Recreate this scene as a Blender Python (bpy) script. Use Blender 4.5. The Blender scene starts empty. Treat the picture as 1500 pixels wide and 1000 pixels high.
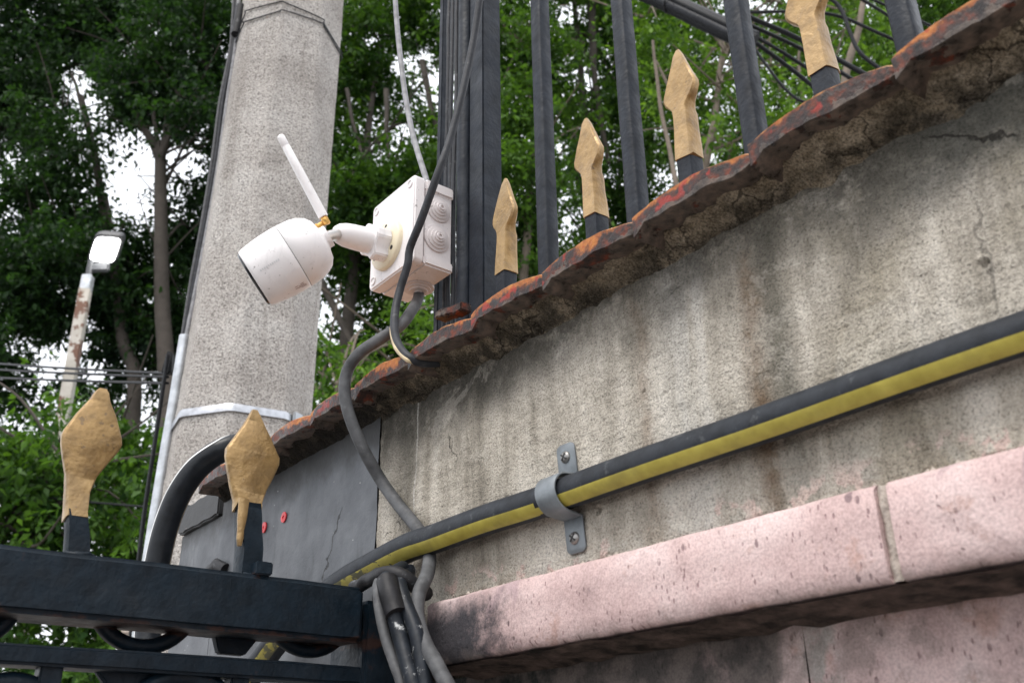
import bpy, bmesh, math, random
import numpy as np
from mathutils import Vector, noise as mnoise

SC = bpy.context.scene
COL = SC.collection
R = math.radians
rng = random.Random(7)

# ------------------------------------------------------------------ camera
EYE = Vector((0, 0, 1.6))
FPX = 1433.0                                   # focal length measured in photo pixels (1500 wide)
def _n(v): return v / np.linalg.norm(v)
_z = _n(np.array([-50.0, 3100.0, -FPX]))       # zenith seen by the tilted camera
_f = np.array([0.0, 0.0, -1.0])
_y = _n(_f - _f.dot(_z) * _z)
_x = np.cross(_y, _z)
CAMROT = np.array([_x, _y, _z])                # camera axes -> world
cam_d = bpy.data.cameras.new('camera')
cam = bpy.data.objects.new('camera', cam_d)
COL.objects.link(cam)
from mathutils import Matrix
_m = Matrix([list(r) for r in CAMROT]).to_4x4()
_m.translation = EYE
cam.matrix_world = _m
cam_d.sensor_width = 36.0
cam_d.lens = 36.0 * FPX / 1500.0
cam_d.clip_start = 0.02
cam_d.clip_end = 2000
cam_d.dof.use_dof = True
cam_d.dof.focus_distance = 0.90
cam_d.dof.aperture_fstop = 14.5
SC.camera = cam

# ------------------------------------------------------------------ light
SUN_EL, SUN_AZ = R(62), R(215)                 # azimuth clockwise from +Y: behind the viewer, to the left
world = bpy.data.worlds.new('World')
SC.world = world
world.use_nodes = True
wn = world.node_tree
wn.nodes.clear()
w_out = wn.nodes.new('ShaderNodeOutputWorld')
w_bg = wn.nodes.new('ShaderNodeBackground')
w_sky = wn.nodes.new('ShaderNodeTexSky')
w_sky.sky_type = 'NISHITA'
w_sky.sun_disc = False
w_sky.sun_elevation = SUN_EL
w_sky.sun_rotation = SUN_AZ
w_sky.air_density = 1.0
w_sky.dust_density = 6.0
w_sky.ozone_density = 1.0
w_mix = wn.nodes.new('ShaderNodeMix')          # cloud layer: an even white veil over the sky
w_mix.data_type = 'RGBA'
w_mix.inputs[0].default_value = 0.80
w_mix.inputs[7].default_value = (9.6, 9.8, 10.2, 1)
wn.links.new(w_sky.outputs[0], w_mix.inputs[6])
wn.links.new(w_mix.outputs[2], w_bg.inputs[0])
w_bg.inputs[1].default_value = 0.13
wn.links.new(w_bg.outputs[0], w_out.inputs[0])

sun_d = bpy.data.lights.new('sun', 'SUN')
sun_d.energy = 1.3
sun_d.angle = R(28)
sun_d.color = (1.0, 0.96, 0.9)
sun = bpy.data.objects.new('sun', sun_d)
COL.objects.link(sun)
_sd = Vector((math.sin(SUN_AZ) * math.cos(SUN_EL), math.cos(SUN_AZ) * math.cos(SUN_EL), math.sin(SUN_EL)))
sun.rotation_euler = (-_sd).to_track_quat('-Z', 'Y').to_euler()
sun.location = (0, 0, 30)

SC.view_settings.view_transform = 'Standard'
SC.view_settings.look = 'None'
SC.view_settings.exposure = 0.72
SC.view_settings.gamma = 1.0
SC.view_settings.use_curve_mapping = False
SC.render.engine = 'CYCLES'
SC.cycles.max_bounces = 7
SC.cycles.transparent_max_bounces = 6

# ------------------------------------------------------------------ frames of reference
_v = CAMROT @ np.array([(-494 - 750) / FPX, -(1183 - 500) / FPX, -1.0])
_A = math.atan2(-_v[0], _v[1])                 # the wall runs 38.5 degrees left of the viewing direction
U = Vector((-math.sin(_A), math.cos(_A), 0))   # along the wall, away from the viewer
NRM = Vector((-U.y, U.x, 0))                   # out of the wall face, towards the street
Z = Vector((0, 0, 1))
WD = 0.45                                      # the wall face stands 0.45 m from the eye
def W(s, o, h):                                # wall frame (along, out, above eye) -> world
    return EYE + U * s + NRM * (o - WD) + Z * h
def ray(px, py):
    return Vector(CAMROT @ np.array([(px - 750) / FPX, -(py - 500) / FPX, -1.0]))
def onwall(px, py, o):                         # sight line met with a plane parallel to the wall
    d = ray(px, py); t = -(WD - o) / d.dot(NRM); return EYE + d * t
def ons(px, py, s):                            # ... with a plane square to the wall
    d = ray(px, py); return EYE + d * (s / d.dot(U))
def onh(px, py, h):
    d = ray(px, py); return EYE + d * (h / d.z)
def aty(px, py, Y):
    d = ray(px, py); return EYE + d * (Y / d.y)
def soh(P):
    q = P - EYE
    return q.dot(U), q.dot(NRM) + WD, q.z

# ------------------------------------------------------------------ mesh building
def spline(pts, n=8):
    pts = [Vector(p) for p in pts]
    if len(pts) < 3: return pts
    out = []
    P = [pts[0] * 2 - pts[1]] + pts + [pts[-1] * 2 - pts[-2]]
    for i in range(1, len(P) - 2):
        a, b, c, d = P[i - 1:i + 3]
        for k in range(n):
            t = k / n
            out.append(0.5 * ((2 * b) + (c - a) * t + (2 * a - 5 * b + 4 * c - d) * t * t + (3 * b - a - 3 * c + d) * t ** 3))
    out.append(pts[-1])
    return out

class MB:
    def __init__(self): self.v, self.f, self.m = [], [], []
    def face(self, idx, mi=0): self.f.append(tuple(idx)); self.m.append(mi)
    def tube(self, pts, rad, seg=10, ref=None, mfun=None, cap=True, mi=0):
        pts = [Vector(p) for p in pts]
        n = len(pts)
        rads = rad if isinstance(rad, (list, tuple)) else [rad] * n
        prev = None; b0 = len(self.v)
        for i, p in enumerate(pts):
            t = (pts[min(i + 1, n - 1)] - pts[max(i - 1, 0)]).normalized()
            if prev is None:
                a = Vector(ref) if ref else (Vector((0, 0, 1)) if abs(t.z) < .9 else Vector((1, 0, 0)))
            else: a = prev
            if ref and mfun: a = Vector(ref)
            a = (a - t * a.dot(t)).normalized(); prev = a
            b = t.cross(a)
            for k in range(seg):
                w = 2 * math.pi * k / seg
                self.v.append(p + (a * math.cos(w) + b * math.sin(w)) * rads[i])
        for i in range(n - 1):
            for k in range(seg):
                k2 = (k + 1) % seg
                m_ = mfun(360 * (k + .5) / seg) if mfun else mi
                self.face((b0 + i * seg + k, b0 + i * seg + k2, b0 + (i + 1) * seg + k2, b0 + (i + 1) * seg + k), m_)
        if cap:
            self.face([b0 + k for k in range(seg)][::-1], mi)
            self.face([b0 + (n - 1) * seg + k for k in range(seg)], mi)
        return self
    def loft(self, rings, cap=True, mi=0):
        b0 = len(self.v); m = len(rings[0])
        for r in rings: self.v += [Vector(p) for p in r]
        for i in range(len(rings) - 1):
            for k in range(m):
                k2 = (k + 1) % m
                self.face((b0 + i * m + k, b0 + i * m + k2, b0 + (i + 1) * m + k2, b0 + (i + 1) * m + k), mi)
        if cap:
            self.face([b0 + k for k in range(m)][::-1], mi)
            self.face([b0 + (len(rings) - 1) * m + k for k in range(m)], mi)
        return self
    def box(self, c, ax, ay, az, mi=0):        # centre and three half-axis vectors
        c = Vector(c)
        r = lambda z: [c + ax * x + ay * y + az * z for x, y in ((-1, -1), (1, -1), (1, 1), (-1, 1))]
        return self.loft([r(-1), r(1)], mi=mi)
    def wbox(self, s0, s1, o0, o1, h0, h1, mi=0):
        return self.box(W((s0 + s1) / 2, (o0 + o1) / 2, (h0 + h1) / 2), U * ((s1 - s0) / 2), NRM * ((o1 - o0) / 2), Z * ((h1 - h0) / 2), mi)
    def lathe(self, prof, org, axis, seg=24, mi=0):  # prof = [(radius, distance along the axis)]
        axis = Vector(axis).normalized()
        a = axis.orthogonal().normalized(); b = axis.cross(a)
        rings = [[Vector(org) + axis * z + (a * math.cos(2 * math.pi * k / seg) + b * math.sin(2 * math.pi * k / seg)) * max(r, 1e-5) for k in range(seg)] for r, z in prof]
        return self.loft(rings, True, mi)
    def prism(self, poly, org, ax, ay, az, mi=0):    # 2-D outline pushed along az
        r = [[Vector(org) + ax * x + ay * y + az * z for x, y in poly] for z in (0, 1)]
        return self.loft(r, mi=mi)
    def grid(self, fn, nu, nv, mi=0):
        b0 = len(self.v)
        for i in range(nu):
            for j in range(nv): self.v.append(Vector(fn(i, j)))
        for i in range(nu - 1):
            for j in range(nv - 1):
                self.face((b0 + i * nv + j, b0 + (i + 1) * nv + j, b0 + (i + 1) * nv + j + 1, b0 + i * nv + j + 1), mi)
        return self
    def rough(self, amp, freq, seed=0.0):            # dents, lumps: real unevenness of the surface
        for i, p in enumerate(self.v):
            q = p * freq + Vector((seed, seed * 1.7, seed * .3))
            self.v[i] = p + mnoise.noise_vector(q) * amp
        return self
    def build(self, name, mats, parent=None, base=None, bevel=0, bseg=2, sharp=35, sub=0):
        L = Vector(base) if base is not None else (parent['_base'] if parent is not None else Vector((0, 0, 0)))
        L = Vector(L)
        me = bpy.data.meshes.new(name)
        bm = bmesh.new()
        vs = [bm.verts.new(p - L) for p in self.v]
        for f, mi in zip(self.f, self.m):
            try: fc = bm.faces.new([vs[i] for i in f])
            except ValueError: continue
            fc.material_index = mi; fc.smooth = True
        bmesh.ops.recalc_face_normals(bm, faces=bm.faces)
        if bevel:
            ed = [e for e in bm.edges if len(e.link_faces) == 2 and e.calc_face_angle(0) > R(sharp)]
            bmesh.ops.bevel(bm, geom=ed, offset=bevel, segments=bseg, affect='EDGES', clamp_overlap=True)
            for f in bm.faces: f.smooth = True
        for e in bm.edges:
            if len(e.link_faces) == 2 and e.calc_face_angle(0) > R(sharp + 10): e.smooth = False
        bm.to_mesh(me); bm.free()
        for m in (mats if isinstance(mats, (list, tuple)) else [mats]): me.materials.append(m)
        o = bpy.data.objects.new(name, me)
        COL.objects.link(o)
        if parent is not None:
            o.parent = parent; o['_base'] = L
        else:
            o.location = L; o['_base'] = L
        return o

def tag(o, label=None, cat=None, group=None, kind=None):
    if label: o['label'] = label
    if cat: o['category'] = cat
    if group: o['group'] = group
    if kind: o['kind'] = kind
    return o
def thing(name, label, cat, base, group=None):
    o = bpy.data.objects.new(name, None)
    o.empty_display_size = .05
    COL.objects.link(o)
    o.location = base; o['_base'] = Vector(base)
    return tag(o, label, cat, group)

# ------------------------------------------------------------------ materials
class G:
    def __init__(self, name, rough=.6, metal=0.0, spec=.5, col=(.5, .5, .5)):
        self.mat = bpy.data.materials.new(name)
        self.mat.use_nodes = True
        self.t = self.mat.node_tree
        self.b = self.t.nodes['Principled BSDF']
        self.b.inputs['Roughness'].default_value = rough
        self.b.inputs['Metallic'].default_value = metal
        self.b.inputs['Specular IOR Level'].default_value = spec
        self.b.inputs['Base Color'].default_value = (*col, 1)
        g = self.t.nodes.new('ShaderNodeNewGeometry')
        self.P = g.outputs['Position']
    def nd(self, ty): return self.t.nodes.new(ty)
    def put(self, sock, v):
        if isinstance(v, (int, float)):
            try: sock.default_value = v
            except TypeError: sock.default_value = (v, v, v, 1)
        elif isinstance(v, tuple): sock.default_value = (*v, 1) if len(v) == 3 and sock.type == 'RGBA' else v
        else: self.t.links.new(v, sock)
    def wall(self):                                  # (s, h, o) of the wall frame as a vector
        sub = self.nd('ShaderNodeVectorMath'); sub.operation = 'SUBTRACT'
        self.put(sub.inputs[0], self.P); sub.inputs[1].default_value = EYE
        d = self.nd('ShaderNodeVectorMath'); d.operation = 'DOT_PRODUCT'
        self.put(d.inputs[0], sub.outputs[0]); d.inputs[1].default_value = U
        sp = self.nd('ShaderNodeSeparateXYZ'); self.put(sp.inputs[0], sub.outputs[0])
        self.s, self.h = d.outputs['Value'], sp.outputs[2]
        return self.s, self.h
    def vec(self, x, y, z=0.0):
        c = self.nd('ShaderNodeCombineXYZ')
        for i, q in enumerate((x, y, z)): self.put(c.inputs[i], q)
        return c.outputs[0]
    def noise(self, scale, detail=3, rough=.55, vec=None, dist=0.0):
        n = self.nd('ShaderNodeTexNoise')
        self.put(n.inputs['Vector'], vec if vec is not None else self.P)
        n.inputs['Scale'].default_value = scale; n.inputs['Detail'].default_value = detail
        n.inputs['Roughness'].default_value = rough; n.inputs['Distortion'].default_value = dist
        return n.outputs[0]
    def vor(self, scale, feat='F1', vec=None, rand=1.0, out='Distance'):
        n = self.nd('ShaderNodeTexVoronoi'); n.feature = feat
        self.put(n.inputs['Vector'], vec if vec is not None else self.P)
        n.inputs['Scale'].default_value = scale; n.inputs['Randomness'].default_value = rand
        return n.outputs[out]
    def m(self, op, a, b=0.0, c=0.0):
        n = self.nd('ShaderNodeMath'); n.operation = op
        for i, q in enumerate((a, b, c)):
            self.put(n.inputs[i], q)
        return n.outputs[0]
    def step(self, x, lo, hi):                       # smooth 0..1 from lo to hi (may run backwards)
        n = self.nd('ShaderNodeMapRange'); n.interpolation_type = 'SMOOTHSTEP'
        self.put(n.inputs[0], x)
        a, b, y0, y1 = (lo, hi, 0.0, 1.0) if lo < hi else (hi, lo, 1.0, 0.0)
        n.inputs[1].default_value = a; n.inputs[2].default_value = b
        n.inputs[3].default_value = y0; n.inputs[4].default_value = y1
        return n.outputs[0]
    def ramp(self, fac, stops):
        n = self.nd('ShaderNodeValToRGB'); self.put(n.inputs[0], fac)
        e = n.color_ramp.elements
        while len(e) < len(stops): e.new(.5)
        for el, (p, c) in zip(e, stops):
            el.position = p; el.color = (*c, 1) if isinstance(c, tuple) else (c, c, c, 1)
        return n.outputs[0]
    def mix(self, fac, a, b, mode='MIX'):
        n = self.nd('ShaderNodeMix'); n.data_type = 'RGBA'; n.blend_type = mode
        self.put(n.inputs[0], fac); self.put(n.inputs[6], a); self.put(n.inputs[7], b)
        return n.outputs[2]
    def bump(self, h, dist=.001, strength=1.0, prev=None):
        n = self.nd('ShaderNodeBump')
        n.inputs['Strength'].default_value = strength; n.inputs['Distance'].default_value = dist
        self.put(n.inputs['Height'], h)
        if prev is not None: self.put(n.inputs['Normal'], prev)
        return n.outputs[0]
    def col(self, v): self.put(self.b.inputs['Base Color'], v); return self
    def rgh(self, v): self.put(self.b.inputs['Roughness'], v); return self
    def nrm(self, v): self.put(self.b.inputs['Normal'], v); return self
    def gauss(self, x, c, w):                        # soft bump of 1 at c
        d = self.m('DIVIDE', self.m('SUBTRACT', x, c), w)
        return self.m('POWER', 2.718, self.m('MULTIPLY', self.m('MULTIPLY', d, d), -1.0))

def mat_plaster():
    g = G('weathered_plaster', .92, spec=.2)
    s, h = g.wall()
    wob = g.m('MULTIPLY', g.m('SUBTRACT', g.noise(22, 3), .5), .016)
    sw = g.m('ADD', s, wob)
    streak = g.noise(1, 5, .6, g.vec(g.m('MULTIPLY', sw, 60), g.m('MULTIPLY', h, 5)))
    wide = g.noise(1, 3, .5, g.vec(g.m('MULTIPLY', sw, 17), g.m('MULTIPLY', h, 3.5), 4.0))
    blot = g.noise(20, 6, .62)
    f = g.m('ADD', g.m('ADD', g.m('MULTIPLY', streak, .30), g.m('MULTIPLY', wide, .44)), g.m('MULTIPLY', blot, .26))
    c = g.ramp(f, [(.37, (.16, .142, .116)), (.455, (.325, .294, .244)), (.525, (.475, .434, .370)), (.62, (.64, .595, .525))])
    # olive-yellow growth on the near part
    oliv = g.m('MULTIPLY', g.step(s, .36, .12), g.step(g.noise(13, 4, .6), .40, .66))
    c = g.mix(g.m('MULTIPLY', oliv, .5), c, (.40, .345, .225))
    # a pale washed streak and a brown rust run with a dark edge
    pale = g.m('MULTIPLY', g.gauss(sw, .385, .022), g.step(streak, .35, .6))
    c = g.mix(g.m('MULTIPLY', pale, .6), c, (.56, .54, .50))
    runh = g.m('MULTIPLY', g.step(h, .10, .17), g.step(h, .345, .31))
    rust = g.m('MULTIPLY', g.gauss(sw, .331, .0075), runh)
    rust2 = g.m('MULTIPLY', g.gauss(sw, .425, .007), g.m('MULTIPLY', runh, .6))
    c = g.mix(g.m('MULTIPLY', g.m('MULTIPLY', g.m('MAXIMUM', rust, rust2), g.step(g.noise(38, 5, .65), .30, .60)), .72), c, (.15, .090, .048))
    dk = g.m('MULTIPLY', g.gauss(sw, .312, .010), g.m('MULTIPLY', runh, g.step(blot, .3, .55)))
    c = g.mix(g.m('MULTIPLY', dk, .7), c, (.10, .095, .075))
    dk2 = g.m('MULTIPLY', g.gauss(sw, .72, .018), g.step(h, .12, .28))
    c = g.mix(g.m('MULTIPLY', dk2, .62), c, (.09, .085, .07))
    # soot and algae that grew down from the coping in tongues
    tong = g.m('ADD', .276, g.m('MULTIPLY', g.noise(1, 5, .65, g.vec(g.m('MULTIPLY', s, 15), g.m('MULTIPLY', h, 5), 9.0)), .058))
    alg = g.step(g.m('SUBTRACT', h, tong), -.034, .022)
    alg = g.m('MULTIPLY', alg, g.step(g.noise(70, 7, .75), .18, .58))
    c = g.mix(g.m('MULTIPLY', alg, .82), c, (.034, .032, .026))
    farst = g.m('MULTIPLY', g.m('MULTIPLY', g.step(g.m('ADD', s, wob), .46, .60), g.step(g.m('ADD', h, g.m('MULTIPLY', streak, .04)), .290, .330)), g.step(g.noise(50, 6, .7), .28, .56))
    c = g.mix(g.m('MULTIPLY', farst, .7), c, (.034, .032, .027))
    # a broad black-green patch at the near top corner
    cor = g.m('MULTIPLY', g.step(s, .26, .19), g.m('MULTIPLY', g.step(g.m('ADD', h, g.m('MULTIPLY', g.m('SUBTRACT', blot, .5), .06)), .262, .30), g.step(g.noise(34, 6, .7), .30, .55)))
    c = g.mix(g.m('MULTIPLY', cor, .8), c, (.07, .07, .06))
    # old pink paint and lime left along the foot
    foot = g.m('MULTIPLY', g.step(h, .163, .147), g.step(g.noise(55, 5, .6), .56, .60))
    c = g.mix(foot, c, (.56, .43, .38))
    lime = g.m('MULTIPLY', g.step(h, .165, .140), g.step(g.noise(38, 5, .7, None, .4), .47, .62))
    c = g.mix(g.m('MULTIPLY', lime, .45), c, (.44, .43, .39))
    ck1 = g.m('ABSOLUTE', g.m('SUBTRACT', g.m('ADD', h, g.m('MULTIPLY', g.m('SUBTRACT', g.noise(70, 4, .6), .5), .020)), g.m('ADD', .200, g.m('MULTIPLY', s, .60))))
    ckm = g.m('MULTIPLY', g.step(ck1, .0016, .0007), g.m('MULTIPLY', g.step(s, .155, .16), g.step(s, .205, .198)))
    ck2 = g.m('ABSOLUTE', g.m('SUBTRACT', g.m('ADD', s, g.m('MULTIPLY', g.m('SUBTRACT', g.noise(60, 4, .6), .5), .018)), .186))
    ckm = g.m('MAXIMUM', ckm, g.m('MULTIPLY', g.m('MULTIPLY', g.step(ck2, .0012, .0005), .45), g.m('MULTIPLY', g.step(h, .205, .21), g.step(h, .275, .265))))
    c = g.mix(g.m('MULTIPLY', ckm, .9), c, (.03, .027, .023))
    # hairline cracks
    cr = g.vor(9, 'DISTANCE_TO_EDGE', g.vec(g.m('ADD', s, g.m('MULTIPLY', g.noise(40, 4), .05)), g.m('ADD', h, g.m('MULTIPLY', g.noise(33, 4), .06)), 3.3))
    crack = g.m('MULTIPLY', g.step(cr, .006, .002), g.step(g.noise(9, 2), .66, .70))
    c = g.mix(g.m('MULTIPLY', crack, .8), c, (.04, .035, .03))
    thin = g.m('MULTIPLY', g.gauss(g.m('ADD', s, g.m('MULTIPLY', wob, .25)), .706, .0009), g.step(h, .12, .2))
    c = g.mix(g.m('MULTIPLY', thin, .6), c, (.62, .6, .56))
    # broad damp marks high on the wall
    dmp = g.m('MULTIPLY', g.step(g.noise(11, 5, .65), .46, .62), g.step(g.m('ADD', h, g.m('MULTIPLY', wide, .05)), .255, .315))
    c = g.mix(g.m('MULTIPLY', dmp, .45), c, (.085, .078, .064))
    patch = g.step(g.noise(8, 6, .7, None, .6), .56, .59)
    c = g.mix(g.m('MULTIPLY', patch, .22), c, (.60, .56, .49))
    # sand grains
    g1 = g.noise(600, 3, .7); g2 = g.noise(1300, 2, .5)
    grit = g.m('ADD', g.m('MULTIPLY', g1, .7), g.m('MULTIPLY', g2, .3))
    c = g.mix(1.0, c, g.ramp(grit, [(.36, .42), (.445, .84), (.53, 1.04), (.64, 1.22)]), 'MULTIPLY')
    g.col(c)
    b1 = g.bump(grit, .0026, .9)
    trow = g.noise(1, 4, .6, g.vec(g.m('MULTIPLY', g.m('ADD', s, g.m('MULTIPLY', h, .4)), 30), g.m('MULTIPLY', h, 150), 2.0))
    b2 = g.bump(g.m('ADD', g.m('ADD', g.noise(120, 4, .6), g.m('MULTIPLY', trow, .6)), g.m('MULTIPLY', g.m('ADD', crack, ckm), -.8)), .004, .7, b1)
    return g.nrm(b2).mat

def mat_mortar():
    g = G('coping_mortar', .95, spec=.12)
    s, h = g.wall()
    n = g.noise(34, 6, .65); n2 = g.noise(120, 6, .7); n3 = g.noise(420, 4, .7)
    c = g.ramp(g.m('ADD', g.m('ADD', g.m('MULTIPLY', n, .4), g.m('MULTIPLY', n2, .4)), g.m('MULTIPLY', n3, .2)), [(.38, (.10, .078, .056)), (.46, (.29, .235, .165)), (.55, (.47, .39, .29)), (.66, (.62, .54, .43))])
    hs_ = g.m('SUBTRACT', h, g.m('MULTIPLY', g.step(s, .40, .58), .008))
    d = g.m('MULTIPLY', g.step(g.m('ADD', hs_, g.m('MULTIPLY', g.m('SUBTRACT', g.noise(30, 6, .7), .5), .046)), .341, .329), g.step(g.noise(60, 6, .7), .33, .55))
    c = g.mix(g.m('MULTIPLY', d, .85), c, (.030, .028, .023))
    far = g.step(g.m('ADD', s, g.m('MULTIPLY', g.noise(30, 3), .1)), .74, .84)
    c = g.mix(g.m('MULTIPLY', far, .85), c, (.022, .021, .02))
    cr = g.vor(55, 'DISTANCE_TO_EDGE', g.vec(g.m('ADD', s, g.m('MULTIPLY', g.noise(70, 4), .03)), g.m('MULTIPLY', h, 1.6), g.m('MULTIPLY', g.noise(60, 3), .02)))
    ck = g.m('MULTIPLY', g.step(cr, .06, .015), g.step(g.noise(22, 3), .46, .56))
    c = g.mix(g.m('MULTIPLY', ck, .75), c, (.03, .024, .018))
    c = g.mix(1.0, c, g.ramp(g.noise(700, 3, .6), [(.36, .45), (.5, 1.0), (.66, 1.3)]), 'MULTIPLY')
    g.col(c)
    b = g.bump(g.m('ADD', n3, g.m('MULTIPLY', ck, -.8)), .004, .9)
    return g.nrm(g.bump(n2, .008, .9, b)).mat

def mat_tile():
    g = G('glazed_clay', .42, spec=.3)
    oi = g.nd('ShaderNodeObjectInfo').outputs['Random']
    uv = g.nd('ShaderNodeUVMap').outputs[0]
    sp = g.nd('ShaderNodeSeparateXYZ'); g.put(sp.inputs[0], uv)
    v = sp.outputs[1]                              # 0 at the foot of the lip, 1 at its worn upper edge
    off = g.vec(g.m('MULTIPLY', oi, 7.0), oi, 0.0)
    add = g.nd('ShaderNodeVectorMath'); g.put(add.inputs[0], g.P); g.put(add.inputs[1], off)
    P = add.outputs[0]
    n = g.noise(36, 6, .66, P); n2 = g.noise(130, 5, .6, P)
    clay = g.ramp(n2, [(.3, (.15, .040, .008)), (.5, (.33, .100, .016)), (.7, (.47, .185, .040))])
    glaze = g.ramp(n2, [(.34, (.012, .009, .008)), (.50, (.034, .016, .012)), (.64, (.13, .03, .014))])
    k = g.m('ADD', g.m('MULTIPLY', v, -.55), g.m('ADD', g.m('MULTIPLY', n, 1.5), g.m('MULTIPLY', oi, .22)))
    c = g.mix(g.step(k, .36, .52), clay, glaze)
    red = g.m('MULTIPLY', g.step(g.noise(60, 3, .5, P), .58, .64), g.step(v, .2, .4))
    c = g.mix(g.m('MULTIPLY', red, .75), c, (.30, .022, .012))
    rim = g.step(g.m('ADD', v, g.m('MULTIPLY', g.m('SUBTRACT', g.noise(90, 4, .6, P), .5), .35)), .84, .95)
    c = g.mix(g.m('MULTIPLY', rim, .85), c, g.ramp(n2, [(.35, (.30, .10, .018)), (.65, (.54, .26, .085))]))
    smear = g.step(g.m('ADD', v, g.m('MULTIPLY', g.m('SUBTRACT', n, .5), -2.6)), .10, .05)
    c = g.mix(g.m('MULTIPLY', smear, .9), c, g.ramp(n2, [(.35, (.035, .027, .022)), (.65, (.13, .10, .08))]))
    g.col(c).rgh(g.ramp(n2, [(.3, .2), (.7, .6)]))
    b = g.bump(g.noise(420, 4, .6), .0009, .6)
    return g.nrm(g.bump(g.m('ADD', n, g.m('MULTIPLY', smear, .5)), .002, .8, b)).mat

def mat_cantera(name, dirt=0.0):
    g = G(name, .74, spec=.3)
    s, h = g.wall()
    vec = g.vec(g.m('MULTIPLY', s, 1.0), g.m('MULTIPLY', h, .8), g.m('MULTIPLY', h, .3))
    big = g.noise(17, 5, .6)
    c = g.ramp(big, [(.32, (.40, .282, .270)), (.5, (.525, .390, .375)), (.68, (.61, .485, .47))])
    vein = g.step(g.noise(26, 4, .6, g.vec(g.m('ADD', s, g.m('MULTIPLY', h, .45)), g.m('MULTIPLY', h, .28), 2.0), 1.2), .585, .65)
    c = g.mix(g.m('MULTIPLY', vein, .6), c, (.31, .22, .235))
    v1 = g.vor(120, 'F1', g.vec(s, g.m('MULTIPLY', h, .55), 1.0))
    keep = g.step(g.noise(85, 2, .5), .50, .60)
    sp1 = g.m('MULTIPLY', g.step(v1, .20, .13), keep)
    c = g.mix(g.m('MULTIPLY', sp1, .8), c, (.16, .10, .108))
    v2 = g.vor(330, 'F1', g.vec(s, g.m('MULTIPLY', h, .4), 5.0))
    sp2 = g.m('MULTIPLY', g.step(v2, .26, .14), g.step(g.noise(60, 2), .48, .58))
    c = g.mix(g.m('MULTIPLY', sp2, .7), c, (.20, .12, .125))
    v3 = g.vor(52, 'F1', g.vec(s, g.m('MULTIPLY', h, .75), 8.0))
    sp3 = g.m('MULTIPLY', g.step(v3, .14, .10), g.step(g.noise(31, 2), .52, .6))
    c = g.mix(g.m('MULTIPLY', sp3, .75), c, (.15, .10, .11))
    st = g.step(g.noise(34, 5, .65), .56, .70)
    c = g.mix(g.m('MULTIPLY', st, .55), c, (.33, .17, .12))
    # black over-spray on the far end of the ledge
    spray = g.m('MULTIPLY', g.step(g.m('ADD', s, g.m('MULTIPLY', g.m('SUBTRACT', g.noise(75, 7, .78), .5), .16)), .525, .60), g.step(g.m('ADD', h, g.m('MULTIPLY', g.noise(90, 6, .7), .03)), .158, .132))
    c = g.mix(g.m('MULTIPLY', spray, .95), c, (.018, .022, .028))
    if dirt:
        d = g.step(g.noise(19, 5, .6), .56, .68)
        c = g.mix(g.m('MULTIPLY', d, .65), c, (.042, .046, .040))
        band = g.m('MULTIPLY', g.step(g.m('ADD', s, g.m('MULTIPLY', g.noise(40, 3), .03)), .375, .385), .9)
        c = g.mix(band, c, (.022, .027, .025))
        pl = g.m('MULTIPLY', g.gauss(g.m('ADD', s, g.m('MULTIPLY', g.noise(60, 3), .02)), .345, .012), g.step(g.noise(45, 4), .42, .52))
        c = g.mix(g.m('MULTIPLY', pl, .55), c, (.25, .30, .27))
    gm = g.m('MULTIPLY', g.step(g.m('ADD', h, g.m('MULTIPLY', g.noise(45, 6, .7), .018)), .1075, .095), g.step(g.noise(40, 5, .7), .42, .6))
    c = g.mix(g.m('MULTIPLY', gm, .55), c, (.20, .165, .15))
    wash = g.step(g.noise(11, 6, .7, None, .8), .52, .66)
    c = g.mix(g.m('MULTIPLY', wash, .5), c, (.37, .275, .265))
    c = g.mix(1.0, c, g.ramp(g.noise(700, 3, .65), [(.35, .78), (.6, 1.08)]), 'MULTIPLY')
    g.col(c)
    pit = g.m('ADD', g.m('MULTIPLY', g.m('MAXIMUM', sp1, sp2), -.8), g.noise(260, 4, .6))
    return g.nrm(g.bump(pit, .0013, .6)).mat

def mat_underside():
    g = G('ledge_underside', .95, spec=.1)
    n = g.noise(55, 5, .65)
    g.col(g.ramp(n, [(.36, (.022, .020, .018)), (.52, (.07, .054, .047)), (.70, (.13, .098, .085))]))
    return g.nrm(g.bump(g.noise(200, 5, .6), .004, .8)).mat

def mat_iron(name, base=(.022, .027, .034), rust=0.0, rough=.36):
    g = G(name, rough, spec=.22)
    n = g.noise(60, 5, .6)
    c = g.ramp(n, [(.35, tuple(x * .75 for x in base)), (.65, tuple(x * 1.35 for x in base))])
    du = g.step(g.noise(17, 5, .65), .50, .80)
    c = g.mix(g.m('MULTIPLY', du, .22), c, (.05, .058, .066))
    if rust:
        low = g.m('MULTIPLY', g.gauss(g.wall()[1], .1075, .0030), .17)
        rm = g.step(g.m('ADD', g.m('ADD', g.noise(30, 6, .72), low), rust), .68, .78)
        c = g.mix(g.m('MULTIPLY', rm, .6), c, (.05, .022, .012))
        chp = g.step(g.noise(85, 5, .7), .70, .73)
        c = g.mix(g.m('MULTIPLY', chp, .75), c, (.11, .055, .035))
        scr = g.step(g.noise(1, 4, .7, g.vec(g.m('MULTIPLY', g.wall()[1], 420), g.m('MULTIPLY', g.noise(6, 2), 30))), .66, .74)
        c = g.mix(g.m('MULTIPLY', scr, .16), c, (.16, .19, .22))
    g.col(c).rgh(g.ramp(g.noise(45, 4), [(.3, rough - .06), (.7, rough + .2)]))
    b = g.bump(g.noise(260, 3, .5), .0007, .6)
    return g.nrm(g.bump(g.noise(70, 3), .0016, .6, b)).mat

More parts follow.
